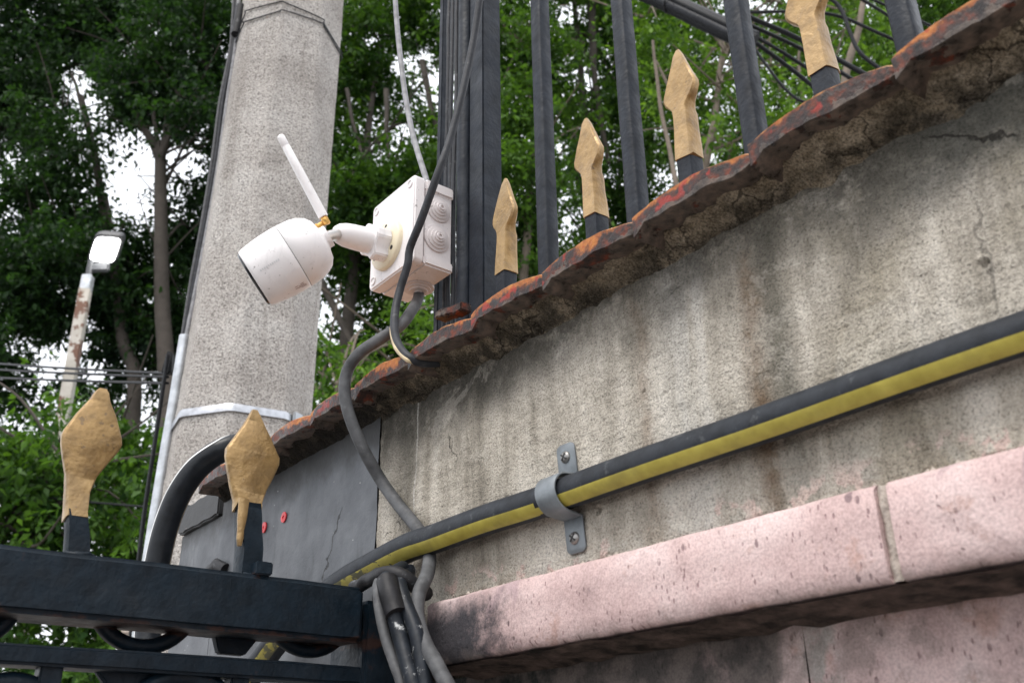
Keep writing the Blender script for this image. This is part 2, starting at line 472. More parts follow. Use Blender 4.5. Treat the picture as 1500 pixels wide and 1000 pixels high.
def mat_gold():
    g = G('gold_paint', .42, spec=.5)
    n = g.noise(80, 5, .6)
    c = g.ramp(n, [(.32, (.155, .088, .026)), (.52, (.262, .156, .050)), (.7, (.345, .218, .082))])
    sp = g.step(g.noise(150, 5, .65), .635, .66)
    c = g.mix(g.m('MULTIPLY', sp, .75), c, (.075, .045, .025))
    gr = g.step(g.noise(28, 5, .65), .50, .72)
    c = g.mix(g.m('MULTIPLY', gr, .45), c, (.20, .135, .07))
    pt = g.nd('ShaderNodeNewGeometry').outputs['Pointiness']
    c = g.mix(g.m('MULTIPLY', g.step(pt, .52, .6), .3), c, (.60, .44, .24))
    g.col(c)
    g.b.inputs['Metallic'].default_value = .35
    b = g.bump(g.noise(330, 3), .0007, .6)
    return g.nrm(g.bump(g.noise(95, 4), .0022, .7, b)).mat

def mat_concrete():
    g = G('exposed_concrete', .9, spec=.2)
    c = g.ramp(g.noise(7, 6, .6), [(.3, (.37, .342, .315)), (.5, (.48, .45, .42)), (.7, (.56, .535, .505))])
    sv = g.nd('ShaderNodeVectorMath'); sv.operation = 'MULTIPLY'; g.put(sv.inputs[0], g.P); sv.inputs[1].default_value = (22, 22, 1.6)
    c = g.mix(g.m('MULTIPLY', g.step(g.noise(1, 5, .65, sv.outputs[0]), .50, .72), .5), c, (.25, .225, .20))
    c = g.mix(g.m('MULTIPLY', g.step(g.noise(4.5, 6, .7), .53, .68), .4), c, (.60, .575, .545))
    hair = g.m('MULTIPLY', g.step(g.vor(5, 'DISTANCE_TO_EDGE', g.vec(g.m('MULTIPLY', g.noise(9, 4), .9), g.noise(7, 4), g.wall()[1])), .010, .003), .5)
    c = g.mix(hair, c, (.16, .14, .12))
    peb = g.noise(210, 4, .66); pits = g.noise(330, 3, .6)
    c = g.mix(1.0, c, g.ramp(peb, [(.32, .25), (.42, .76), (.55, 1.04), (.68, 1.28)]), 'MULTIPLY')
    pm = g.m('MULTIPLY', g.step(pits, .42, .36), .75)
    c = g.mix(pm, c, (.10, .085, .075))
    ru = g.step(g.noise(13, 4, .6), .69, .74)
    c = g.mix(g.m('MULTIPLY', ru, .4), c, (.40, .23, .12))
    g.col(c)
    b = g.bump(g.m('ADD', peb, g.m('MULTIPLY', pits, .5)), .009, .75)
    return g.nrm(g.bump(g.noise(14, 4), .02, .4, b)).mat

def mat_greypaint():
    g = G('grey_wall_paint', .58, spec=.4)
    s, h = g.wall()
    n = g.noise(16, 5, .6)
    c = g.ramp(n, [(.34, (.070, .076, .086)), (.52, (.102, .110, .122)), (.7, (.138, .147, .160))])
    ru = g.noise(1, 5, .65, g.vec(g.m('MULTIPLY', s, 42), g.m('MULTIPLY', h, 9), 1.0))
    c = g.mix(g.m('MULTIPLY', g.step(ru, .53, .7), .55), c, (.05, .055, .06))
    sm = g.m('MULTIPLY', g.step(g.noise(38, 5, .7), .56, .62), .5)
    c = g.mix(sm, c, (.095, .10, .112))
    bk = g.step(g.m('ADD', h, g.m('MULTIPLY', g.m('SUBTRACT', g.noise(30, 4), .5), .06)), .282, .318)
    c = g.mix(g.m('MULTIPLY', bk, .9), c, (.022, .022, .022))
    ds = g.step(g.vor(85, 'F1'), .085, .05)
    c = g.mix(g.m('MULTIPLY', g.m('MULTIPLY', ds, g.step(g.noise(21, 2), .52, .6)), .8), c, (.5, .5, .48))
    # one hairline crack
    ck = g.m('ABSOLUTE', g.m('ADD', g.m('SUBTRACT', s, g.m('MULTIPLY', h, -.42)), g.m('ADD', -.942, g.m('MULTIPLY', g.m('SUBTRACT', g.noise(60, 4), .5), .03))))
    ckm = g.m('MULTIPLY', g.step(ck, .0016, .0006), g.m('MULTIPLY', g.step(h, .15, .18), g.step(h, .26, .245)))
    c = g.mix(g.m('MULTIPLY', ckm, .85), c, (.02, .02, .02))
    g.col(c)
    b = g.bump(g.noise(420, 3), .0006, .5)
    return g.nrm(g.bump(g.m('ADD', n, g.m('MULTIPLY', ckm, -.5)), .004, .5, b)).mat

def mat_plastic(name, col, rough=.38, dirt=.25):
    g = G(name, rough, spec=.45)
    d = g.step(g.noise(55, 5, .65), .5, .8)
    c = g.mix(g.m('MULTIPLY', d, dirt), col, tuple(x * .62 * k for x, k in zip(col, (1, .95, .9))))
    vm = g.nd('ShaderNodeVectorMath'); vm.operation = 'MULTIPLY'
    g.put(vm.inputs[0], g.P); vm.inputs[1].default_value = (130, 130, 22)
    st = g.step(g.noise(1, 5, .65, vm.outputs[0]), .54, .74)
    c = g.mix(g.m('MULTIPLY', st, dirt * 1.3), c, tuple(x * .5 for x in col))
    sc = g.m('MULTIPLY', g.step(g.noise(120, 5, .75, None, 1.5), .67, .70), .5)
    c = g.mix(sc, c, (.25, .22, .2))
    sp = g.m('MULTIPLY', g.step(g.noise(300, 2), .70, .73), min(1, dirt * 3))
    g.col(g.mix(sp, c, (.08, .07, .06)))
    return g.nrm(g.bump(g.noise(500, 2), .0002, .4)).mat

def mat_rubber(name, base, rough=.5, worn=(.30, .31, .32), amt=.3):
    g = G(name, rough, spec=.22)
    c = g.ramp(g.noise(90, 4), [(.35, tuple(x * .75 for x in base)), (.65, tuple(x * 1.3 for x in base))])
    wv = g.step(g.noise(70, 5, .7), .58, .68)
    g.col(g.mix(g.m('MULTIPLY', wv, amt), c, worn))
    return g.nrm(g.bump(g.noise(300, 3), .0005, .5)).mat

def mat_stripe():
    g = G('yellow_stripe', .45, spec=.4)
    s, h = g.wall()
    c = g.ramp(g.noise(60, 5), [(.3, (.30, .250, .040)), (.7, (.46, .395, .080))])
    w = g.step(g.m('ADD', g.noise(95, 5, .65), g.m('MULTIPLY', g.step(s, .60, .80), .24)), .71, .73)
    c = g.mix(w, c, (.026, .03, .034))
    du = g.m('MULTIPLY', g.step(s, .60, .78), .45)
    dirt = g.step(g.noise(34, 6, .7), .46, .72)
    c = g.mix(g.m('MULTIPLY', dirt, .4), c, (.17, .145, .05))
    g.col(g.mix(du, c, (.13, .12, .03)))
    return g.nrm(g.bump(g.noise(300, 3), .0004, .5)).mat

def mat_simple(name, col, rough=.5, metal=0.0, bump=0.0, bs=200, spec=.5, var=.25):
    g = G(name, rough, metal, spec)
    n = g.noise(bs * .3, 4)
    g.col(g.ramp(n, [(.3, tuple(max(0, x * (1 - var)) for x in col)), (.7, tuple(min(1, x * (1 + var)) for x in col))]))
    if bump: g.nrm(g.bump(g.noise(bs, 4), bump, .7))
    return g.mat

def mat_lamp_post():
    g = G('rusty_white_paint', .5)
    n = g.noise(5, 6, .7)
    c = g.ramp(g.noise(9, 3), [(.3, (.36, .33, .28)), (.7, (.52, .49, .44))])
    g.col(g.mix(g.step(n, .53, .57), c, (.13, .055, .028)))
    return g.mat

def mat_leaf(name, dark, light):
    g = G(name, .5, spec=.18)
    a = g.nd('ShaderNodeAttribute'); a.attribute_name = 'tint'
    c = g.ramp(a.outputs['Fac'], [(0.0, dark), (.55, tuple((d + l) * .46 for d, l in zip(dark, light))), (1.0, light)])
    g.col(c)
    tr = g.nd('ShaderNodeBsdfTranslucent')
    hs = g.nd('ShaderNodeMix'); hs.data_type = 'RGBA'; hs.blend_type = 'MULTIPLY'
    hs.inputs[0].default_value = 1.0; g.put(hs.inputs[6], c); hs.inputs[7].default_value = (1.6, 1.7, .6, 1)
    g.put(tr.inputs[0], hs.outputs[2])
    mx = g.nd('ShaderNodeMixShader'); mx.inputs[0].default_value = .38
    out = g.t.nodes['Material Output']
    g.t.links.new(g.b.outputs[0], mx.inputs[1]); g.t.links.new(tr.outputs[0], mx.inputs[2])
    g.t.links.new(mx.outputs[0], out.inputs[0])
    return g.mat

def mat_glow(name, col, strength):
    g = G(name)
    e = g.nd('ShaderNodeEmission'); e.inputs[0].default_value = (*col, 1); e.inputs[1].default_value = strength
    g.t.links.new(e.outputs[0], g.t.nodes['Material Output'].inputs[0])
    return g.mat

M = dict(
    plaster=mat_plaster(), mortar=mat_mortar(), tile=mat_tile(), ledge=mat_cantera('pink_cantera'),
    lower=mat_cantera('stained_cantera', .55), under=mat_underside(), iron=mat_iron('black_fence_paint', (.010, .0135, .020), rough=.44),
    gate=mat_iron('black_gate_paint', (.004, .010, .0165), .07, .42), gold=mat_gold(), concrete=mat_concrete(), grey=mat_greypaint(),
    white=mat_plastic('white_plastic', (.80, .78, .78), .36, .18), boxw=mat_plastic('box_plastic', (.74, .705, .705), .42, .22),
    cream=mat_plastic('yellowed_plastic', (.72, .64, .47), .4, .15), grommet=mat_plastic('grey_rubber', (.60, .56, .56), .55, .2),
    dark=mat_simple('black_glass', (.012, .012, .014), .12), brass=mat_simple('brass', (.72, .42, .13), .28, 1.0),
    chrome=mat_simple('bare_steel', (.55, .52, .49), .3, 1.0), seam=mat_simple('seam_shadow_gap', (.03, .03, .03), .8),
    steel=mat_simple('galvanised', (.42, .44, .46), .42, .75, .0006, 120), band=mat_simple('polished_band', (.40, .41, .43), .30, 1.0),
    clamp=mat_simple('painted_clamp_steel', (.165, .185, .20), .45, .25, .0006, 160), screw=mat_simple('screw_steel', (.30, .29, .28), .38, .9, .0004, 300),
    pipe=mat_rubber('black_polypipe', (.020, .023, .028), .55, (.10, .105, .11), .45), stripe=mat_stripe(),
    cable=mat_rubber('grey_cable', (.078, .080, .084), .55, (.2, .2, .2), .25), dcable=mat_rubber('dark_cable', (.026, .028, .033), .5, (.2, .2, .2), .25),
    lcable=mat_rubber('light_grey_cable', (.22, .22, .23), .55), bcable=mat_rubber('black_cable', (.010, .011, .013), .5, (.12, .12, .12), .15),
    painted=mat_rubber('spattered_cable', (.012, .015, .020), .45, (.46, .47, .47), 1.0), tape=mat_rubber('black_tape', (.014, .014, .016), .5),
    red=mat_simple('red_plastic', (.62, .022, .03), .4), hose=mat_rubber('black_hose', (.011, .013, .016), .3, (.05, .05, .05), .3),
    tan=mat_simple('tan_stripe', (.50, .40, .25), .5), hose_glint=mat_simple('painted_sky_glint', (.78, .78, .76), .4),
    post=mat_lamp_post(), darkm=mat_simple('dark_lamp_metal', (.055, .057, .062), .5), glow=mat_glow('led_panel', (1, .99, .97), 14.0),
    asphalt=mat_simple('asphalt', (.05, .05, .052), .9, 0, .004, 60), pave=mat_simple('pavement_concrete', (.31, .285, .265), .9, 0, .003, 40),
    bark_dark=mat_simple('dark_bark', (.055, .046, .038), .9, 0, .01, 25), bark_light=mat_simple('pale_bark', (.155, .125, .098), .9, 0, .01, 25),
    leaf_dark=mat_leaf('dark_leaf', (.008, .021, .011), (.034, .082, .022)), leaf_mid=mat_leaf('green_leaf', (.018, .050, .012), (.092, .185, .030)),
    leaf_light=mat_leaf('fresh_leaf', (.030, .078, .014), (.150, .270, .040)), joint=mat_simple('joint_mortar', (.40, .345, .30), .95, 0, .003, 300),
    sticker=mat_simple('white_sticker', (.80, .77, .765), .35, var=.03), ink=mat_simple('brown_ink', (.20, .09, .08), .5), fade=mat_simple('faded_print', (.62, .62, .63), .5, var=.05),
)

# ------------------------------------------------------------------ ground
g_ = MB(); g_.box((0, 0, -.5), Vector((300, 0, 0)), Vector((0, 300, 0)), Vector((0, 0, .5)))
tag(g_.build('street_ground', M['asphalt']), 'grey asphalt street under the wall and trees', kind='structure')
g_ = MB(); g_.wbox(-8, 7, -12, 2.6, -1.598, -1.48)
tag(g_.build('pavement', M['pave'], bevel=.01), 'raised concrete pavement along the foot of the wall', kind='structure')
FLOOR = -1.48                                        # pavement level below the eye

# ------------------------------------------------------------------ boundary wall
wall = thing('boundary_wall', 'weathered grey plaster wall with clay tile coping and pink stone ledge', 'wall', W(.4, 0, FLOOR))
core = MB(); core.wbox(-2.5, 1.276, -.15, -.040, FLOOR, .338)
core.build('wall_core', M['mortar'], wall)

def fbm(x, y, z, o=4):
    return mnoise.fractal(Vector((x, y, z)), 1.0, 2.0, o)
HOLES = [(soh(onwall(878, 747, 0)), .0026, .007), (soh(onwall(1443, 386, 0)), .0026, .0028), (soh(onwall(945, 572, 0)), .0012, .003)]
sa = list(np.linspace(-2.5, .10, 40)) + list(np.linspace(.104, .768, 400))
ha = list(np.linspace(.100, .345, 155))
def plaster_pt(i, j):
    s, h = sa[i], ha[j]
    o = .0012 * fbm(s * 25, h * 25, 1.0) + .0006 * fbm(s * 90, h * 90, 3.0, 3)
    for (hs, _, hh), r, dep in HOLES:
        d = math.hypot(s - hs, h - hh)
        if d < r * 3: o += .0012 * math.exp(-((d - r * 1.5) / (r * .6)) ** 2)
        if d < r: o -= dep
    if h < .17 and s > .05:                          # crumbled lime along the foot
        o += max(0.0, fbm(s * 60, h * 60, 5.0)) * .0035 * (1 - max(0, (h - .14) / .03)) if h > .14 else 0
    return W(s, o, h)
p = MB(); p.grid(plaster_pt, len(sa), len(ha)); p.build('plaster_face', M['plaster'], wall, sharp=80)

sb = list(np.linspace(.7685, 1.1365, 120)); hb = list(np.linspace(FLOOR, .08, 20)) + list(np.linspace(.085, .345, 90))
p = MB(); p.grid(lambda i, j: W(sb[i], .0015 + .0016 * fbm(sb[i] * 18, hb[j] * 18, 2.0), hb[j]), len(sb), len(hb))
p.build('painted_panel', M['grey'], wall, sharp=80)
p = MB(); p.wbox(1.1425, 1.279, -.03, -.002, FLOOR, .318); p.rough(.0008, 30)
p.build('end_panel', M['grey'], wall, bevel=.003)
rc_t = [(x, .352 + .006 * fbm(x * 40, 2, 1)) for x in np.linspace(1.148, 1.279, 14)]
rc_b = [(x, .316 + .005 * fbm(x * 55, 7, 1)) for x in np.linspace(1.279, 1.148, 14)]
p = MB(); p.prism(rc_t + rc_b, W(0, -.028, 0), U, Z, NRM * .032); p.rough(.0015, 60)
tag(p.build('render_cap', M['grey'], wall, bevel=.002), 'cracked grey render lump under the last tile')

# mortar bed between the tiles and the plaster
sm_ = list(np.linspace(-2.5, .08, 60)) + list(np.linspace(.085, 1.135, 460))
def mortar_pt(i, j):
    s = sm_[i]; k = j / 29.0                          # k: 0 wall foot .. 1 under the tile lip
    h = .3225 + .0250 * k
    up = max(0.0, (k - .22) / .78)
    prof = -.0022 + .0022 * min(1, k / .22) + .031 * up ** .95
    amp = min(1.0, .22 + up * 2.2) * (1 - .7 * max(0, (k - .8) / .2))
    lump = fbm(s * 30, h * 45, 1.3, 5) * .0055 + abs(fbm(s * 14, h * 18, 4.0, 3)) * .004 + fbm(s * 110, h * 150, 2.0, 4) * .0030
    return W(s, prof + lump * amp, h + .0020 * fbm(s * 45, k * 3, 8.0))
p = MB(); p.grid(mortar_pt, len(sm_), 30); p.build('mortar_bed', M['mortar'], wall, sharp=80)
top = MB(); top.wbox(-2.5, 1.13, -.15, .0, .339, .347); top.rough(.0015, 30)
top.build('wall_top', M['mortar'], wall)

# coping: one barrel tile after another, each lip chipped in its own way
J = [1.124, 1.030, .935, .840, .752, .660, .567, .478, .384, .286, .190, .094]
while J[-1] > -1.6: J.append(J[-1] - .095)
for ti in range(len(J) - 1):
    s1, s0 = J[ti], J[ti + 1]
    NC = 30
    b = MB(); cols = []
    dh = rng.uniform(-.0016, .0016); bul = rng.uniform(.0078, .0095); sd = rng.uniform(0, 50)
    for c in range(NC):
        a = c / (NC - 1.0)                            # 0 far end .. 1 near end (tucked under its neighbour)
        s = s1 + .0030 - a * (s1 - s0 + .0010)
        arch = math.sin(math.pi * (.04 + .90 * a)) ** .65
        hu = .3480 + dh + bul * arch - .0020 * a + .0004 * fbm(a * 6 + sd, 2, ti)
        th = .0086 + .0074 * math.sin(math.pi * min(1, a * .98 + .02)) ** .6 + .0022 * fbm(a * 4 + sd, 1, ti * 3.1, 4)
        if a < .10: th += .0075 * (1 - a / .10) ** .8  # the far corner hangs over the neighbour
        if a > .93: th *= 1 - .45 * (a - .93) / .07
        th = max(.004, th)
        of = .0385 - .0045 * max(0, a - .55) / .45 + .0007 * fbm(a * 5 + sd, 4, ti, 3)
        if a > .93: of -= .004 * (a - .93) / .07
        cut = .0012 * max(0, fbm(a * 9 + sd, 9, ti, 3))
        cols.append([W(s, -.10, hu - .002), W(s, of - .0022 - cut, hu), W(s, of, hu - .0016 - cut), W(s, of + .0004 * fbm(a * 20, sd, 2), hu - th * .5),
                     W(s, of - .0003, hu - th + .001), W(s, of - .0022, hu - th), W(s, .012, hu - th + .0012), W(s, -.01, hu - th + .0016)])
    b.grid(lambda i, j: cols[i][j], NC, 8)
    b.face([0 * 8 + j for j in range(8)]); b.face([(NC - 1) * 8 + j for j in range(8)][::-1])
    o = b.build('coping_tile', M['tile'], wall, sharp=22)
    uvl = o.data.uv_layers.new(name='UVMap')
    VV = [1.0, 1.0, .90, .5, .08, 0.0, -.3, -.3]
    for lp in o.data.loops: uvl.data[lp.index].uv = ((lp.vertex_index // 8) / 30.0, VV[lp.vertex_index % 8])
bits = MB()
for k in range(5):
    c = onwall(652 + k * 6, 462 - k * 2, -.02)
    bits.box(c, U * .007, NRM * .006, Z * .004)
bits.rough(.003, 60)
bits.build('broken_tile_piece', M['tile'], wall, bevel=.001)

# pink ledge stones with a lumpy joint, and the stained stones below
LS = [(.2572, .652), (-.12, .2505), (-.50, -.131), (-.9, -.511), (-1.4, -.911), (-2.0, -1.411)]
for k, (a, c) in enumerate(LS):
    b = MB()
    ns = 50 if k < 2 else 12
    rings = []
    for i in range(ns + 1):
        s = a + (c - a) * i / ns
        w = .0009 * fbm(s * 30, k, 0) ; w2 = .0008 * fbm(s * 45, k + 5, 1)
        chip = .0028 * max(0, fbm(s * 60, k + 9, 2) - .25)
        skew = 0.0
        rings.append([W(s, -.05, .136 + w), W(s, .0165, .1362 + w), W(s, .0200 + w2 * .4, .1335 + w - chip), W(s, .0203 + w2 * .6, .118), W(s, .0200 + w2 * .5, .102),
                      W(s, .0197 + w2, .0912 + w2 + chip), W(s, .0162, .0882 + w2), W(s, -.05, .089)])
    b.loft(rings)
    b.build('ledge_stone', M['ledge'] if k else M['ledge'], wall, sharp=60)
def jpt(i, j):
    h = .0885 + .0465 * j / 15.0
    s = .2495 + .0088 * i / 7.0 + .0015 * fbm(h * 60, 3, 1)
    e = math.sin(math.pi * i / 7.0)
    return W(s, .0150 + .0030 * e + .0022 * fbm(s * 120, h * 120, 1.5, 4), h)
b = MB(); b.grid(jpt, 8, 16); b.build('joint_mortar', M['joint'], wall, sharp=80)
b = MB()
su = np.linspace(-2.0, .652, 150)
b.grid(lambda i, j: W(su[i], .0175 - .0455 * j / 9.0, .0865 - .004 * (j / 9.0) + .0022 * fbm(su[i] * 50, j * .6, 3.0)), 150, 10)
b.build('ledge_underside', M['under'], wall, sharp=80)
LB = [(.345, .72), (.03, .3446), (-.42, .0290), (-.95, -.4215), (-2.0, -.9515)]
for k, (a, c) in enumerate(LB):
    for r_, (h0, h1) in enumerate(((-.22, .0855), (-.62, -.2225), (-1.05, -.6225), (FLOOR, -1.0525))):
        b = MB(); n1, n2 = 24, 10
        b.grid(lambda i, j: W(a + (c - a) * i / (n1 - 1.0), -.028 + .0012 * fbm((a + (c - a) * i / n1) * 20, (h0 + (h1 - h0) * j / n2) * 20, k) - (.0015 if i in (0, n1 - 1) or j in (0, n2 - 1) else 0), h0 + (h1 - h0) * j / (n2 - 1.0)), n1, n2)
        b.build('stone', M['lower'], wall, sharp=70)

crumb = MB(); rc = random.Random(5)
for k in range(150):
    s_ = rc.uniform(.12, .655) if k < 110 else rc.gauss(.47, .05)
    if abs(s_ - .2545) < .006: continue
    sz = rc.uniform(.0008, .0030) * (1.3 if rc.random() < .15 else .8)
    c_ = W(s_, rc.uniform(.002, .013), .1368 + sz * .2)
    b_ = [c_ + Vector((rc.uniform(-1, 1), rc.uniform(-1, 1), rc.uniform(-1, 1))).normalized() * sz * rc.uniform(.6, 1.1) for _ in range(6)]
    n0 = len(crumb.v)
    for d_ in (U, -U, NRM, -NRM, Z, -Z): crumb.v.append(c_ + d_ * sz * rc.uniform(.5, 1.2))
    for a_, b2_, c2_ in ((0, 2, 4), (2, 1, 4), (1, 3, 4), (3, 0, 4), (2, 0, 5), (1, 2, 5), (3, 1, 5), (0, 3, 5)): crumb.face((n0 + a_, n0 + b2_, n0 + c2_))
crumb.build('lime_crumbs', M['joint'], wall, sharp=20)['kind'] = 'stuff'

# ------------------------------------------------------------------ fence
fence = thing('iron_fence', 'black iron bar fence with short gold spear finials on the tiled wall', 'fence', W(.34, -.05, .345))
FO = -.05
def sqbar(b, s, o, h0, h1, w, jit=.0):
    b.wbox(s - w, s + w, o - w, o + w, h0, h1)
for s in [.575, .463, .343, .220, .10, -.02, -.14, -.26, -.38]:
    b = MB()
    rings = []
    for k in range(40):
        h = .33 + (1.62 - .33) * k / 39.0
        w = .0074
        rings.append([W(s + x * w + .0004 * fbm(h * 20, s * 9, x), FO + y * w + .0004 * fbm(h * 20, s * 9, y + 4), h) for x, y in ((-1, -.8), (-.8, -1), (.8, -1), (1, -.8), (1, .8), (.8, 1), (-.8, 1), (-1, .8))])
    b.loft(rings); b.build('bar', M['iron'], fence, sharp=70)
b = MB(); sqbar(b, .684, -.062, .33, 1.65, .0125); b.build('corner_post', M['iron'], fence, bevel=.0015)
b = MB(); b.wbox(-.5, .69, -.058, -.042, 1.50, 1.53); b.build('top_rail', M['iron'], fence, bevel=.001)
b = MB(); b.wbox(-.5, .69, -.056, -.044, .349, .3535); b.build('bottom_rail', M['iron'], fence, bevel=.001)
def rect(c, ax, ay, w, t):                            # eight-sided flattened ring
    return [c + ax * (x * w) + ay * (y * t) for x, y in ((-1, -.6), (-.88, -1), (.88, -1), (1, -.6), (1, .6), (.88, 1), (-.88, 1), (-1, .6))]
for s in (.636, .511, .405, .2815):
    j = rng.uniform(-.002, .002)
    b = MB(); b.loft([rect(W(s, FO, h), U, NRM, .0074, .0074) for h in (.33, .36, .40, .4475 + j)]); b.rough(.0004, 90, s)
    fin = b.build('finial', M['iron'], fence, sharp=60)
    b = MB(); rings = []
    lean = rng.uniform(-.002, .002)
    prof = [(.4435 + j, 0, .0083, .0083), (.455, 0, .0080, .0080), (.470, 0, .0074, .0074), (.484, 0, .0073, .0072), (.489, .0005, .0074, .0066), (.494, .001, .0105, .0050), (.499, .001, .0148, .0042),
            (.504, .0005, .0172, .0036), (.508, 0, .0172, .0033), (.518, -.0006, .0130, .0031), (.530, -.0010, .0082, .0029), (.541, -.0012, .0040, .0025), (.5465, -.0013, .0014, .0012)]
    for h, ds, w, t in prof: rings.append(rect(W(s + ds + lean * (h - .44) * 20, FO + .003 * max(0, min(1, (h - .484) / .03)), h), U, NRM, w, t))
    rings[0] = [p_ + Z * rng.uniform(-.0032, .0004) for p_ in rings[0]]
    b.loft(rings); b.rough(.00035, 75, s * 40)
    b.build('gold_tip', M['gold'], fin, sharp=22)

# ------------------------------------------------------------------ lines running up the corner post
def vtube(name, label, cat, px, o, r, mat, grp=None, h0=.34, h1=1.6, y=300, wob=.0008):
    s = soh(onwall(px, y, o))[0]
    pts = [W(s + wob * fbm(h * 7, px * .3, 0), o + wob * fbm(h * 7, px * .3, 5), h) for h in np.linspace(h0, h1, 40)]
    b = MB(); b.tube(pts, r, 14)
    return tag(b.build(name, mat, base=pts[0]), label, cat, grp)
vtube('conduit_pipe', 'round black conduit pipe standing against the fence corner post', 'pipe', 681, -.052, .0088, M['iron'])
for px, o, r, lb in ((665.5, -.050, .0027, 'black cable running nearest to the round conduit at the corner post'), (659.5, -.052, .0026, 'second black cable out from the round conduit at the corner post'),
                     (653.5, -.054, .0026, 'third black cable out from the round conduit at the corner post')):
    vtube('vertical_cable', lb, 'cable', px, o, r, M['dcable'], 'cables up the fence corner post', wob=.0022)
b = MB(); s_ = soh(onwall(647.5, 300, -.062))[0]; b.wbox(s_ - .004, s_ + .004, -.068, -.056, .34, 1.6)
tag(b.build('flat_bar', M['iron'], base=W(s_, -.062, .34), bevel=.001), 'flat black bar behind the cables at the corner post', 'bar')

# ------------------------------------------------------------------ junction box
BS0, BS1, BO0, BO1, BH0, BH1 = .7175, .802, -.046, .003, .478, .581
jb = thing('junction_box', 'white square junction box fixed to the fence corner post above the wall', 'junction box', W((BS0 + BS1) / 2, BO0, BH0))
b = MB(); b.wbox(BS0 + .003, BS1 - .003, BO0, BO1 - .0125, BH0 + .004, BH1 - .003)
b.build('housing', M['boxw'], jb, bevel=.0025)
b = MB(); b.wbox(BS0 + .0004, BS1 - .0004, BO0 - .0002, BO1 - .014, BH1 - .0145, BH1 - .0005); b.build('upper_rib', M['boxw'], jb, bevel=.0022)
b = MB(); b.wbox(BS0 + .0004, BS1 - .0004, BO0 - .0002, BO1 - .014, BH0 + .001, BH0 + .013); b.build('lower_rib', M['boxw'], jb, bevel=.0022)
b = MB()
rr = .006
pl = []
for cx, cy, a0 in ((BS1 - rr, BH1 - rr, 0), (BS0 + rr, BH1 - rr, 90), (BS0 + rr, BH0 + rr, 180), (BS1 - rr, BH0 + rr, 270)):
    for k in range(6):
        w_ = R(a0 + 18 * k); pl.append((cx + rr * math.cos(w_), cy + rr * math.sin(w_)))
b.prism(pl, W(0, BO1 - .0128, 0), U, Z, NRM * .0128)
lid = b.build('lid', M['boxw'], jb, bevel=.0016, bseg=3, sharp=50)
for cs, ch in ((BS0 + .009, BH1 - .009), (BS0 + .009, BH0 + .009), (BS1 - .009, BH0 + .009), (BS1 - .009, BH1 - .009)):
    b = MB(); b.lathe([(.0046, -.001), (.0046, .0008), (.0040, .0012), (.0034, .0003), (.0008, .0003)], W(cs, BO1, ch), NRM, 20)
    sc_ = b.build('lid_screw', M['boxw'], lid)
    b = MB(); b.box(W(cs, BO1 + .0005, ch), U * .0024, Z * .0005, NRM * .0003); b.build('screw_slot', M['seam'], sc_) if False else None
def grommet(c, ax, R0, steps=4):
    b = MB(); prof = [(R0, -.001)]
    for k in range(steps):
        r0 = R0 * (1 - k * .2); r1 = R0 * (1 - k * .2 - .12); z = .0006 + k * .0017
        prof += [(r0, z), (r0 - .0004, z + .0012), (r1, z + .0014)]
    z = .0006 + steps * .0017
    prof += [(R0 * .26, z - .0005), (R0 * .22, z + .0008), (R0 * .12, z + .0008), (R0 * .09, z - .0006), (R0 * .03, z - .0006)]
    b.lathe(prof, c, ax, 32)
    return b.build('grommet', M['grommet'], jb, sharp=40)
g1c = ons(642, 308, BS0 + .003); g2c = ons(639, 350, BS0 + .003)
grommet(g1c, -U, .0145); grommet(g2c, -U, .0155)
gb = onh(613, 421, BH0 + .001)
grommet(gb, -Z, .0165, 3)

# ------------------------------------------------------------------ security camera
mc = W(.765, BO1, .5165)
arm_dir = (NRM + Z * -.09 + U * .02).normalized()
body_c = EYE + ray(424, 379) * .945
axv = Vector(CAMROT @ np.array(_n(np.array([-.830, -.525, .18]))))   # the way the lens looks
rear = body_c - axv * .0375
cammount = thing('security_camera', 'white bullet security camera with stub antenna mounted on the junction box', 'security camera', mc)
b = MB(); b.lathe([(.0275, 0), (.0275, .0035), (.0262, .0052), (.018, .0068), (.0, .0070)], mc, NRM, 40)
plate = b.build('mount_plate', M['cream'], cammount)
for ang in (100, 215, 330):
    c = mc + (U * math.cos(R(ang)) + Z * math.sin(R(ang))) * .0195 + NRM * .0058
    b = MB(); b.lathe([(.0024, -.0012), (.0024, .0008), (.0012, .0012), (.0002, .0012)], c, NRM, 14); b.build('screw', M['dark'], plate)
# clamp block: a lobed collar round the ball joint
b = MB()
cl = [(math.cos(R(a)) * r, math.sin(R(a)) * r) for a, r in [(0, .0190), (22, .0200), (38, .0150), (68, .0150), (92, .0215), (120, .0215), (142, .0150), (176, .0190), (205, .0200), (222, .0150), (252, .0150), (272, .0215), (302, .0215), (325, .0150)]]
ua = (U - arm_dir * U.dot(arm_dir)).normalized(); za = arm_dir.cross(ua)
b.prism(cl, mc + arm_dir * .0062, ua, za, arm_dir * .0175)
b.build('ball_clamp', M['white'], cammount, bevel=.0012, bseg=3, sharp=40)
b = MB(); b.lathe([(.0132, .018), (.0132, .030), (.0128, .042), (.0120, .051), (.0100, .058), (.0066, .0625), (.0024, .0647), (0, .0650)], mc, arm_dir, 32)
b.build('arm', M['white'], cammount, sharp=60)
tip = mc + arm_dir * .056
neck = rear - axv * .004
nv = (neck - tip).normalized()
b = MB(); b.tube([tip, neck + nv * .004], .0058, 18); b.build('joint_stud', M['chrome'], cammount)
b = MB(); b.lathe([(.011, -.0065), (.011, -.002), (.0145, .0005), (.0155, .003)], rear, axv, 28); b.build('neck_collar', M['white'], cammount)
seam_z = .0330
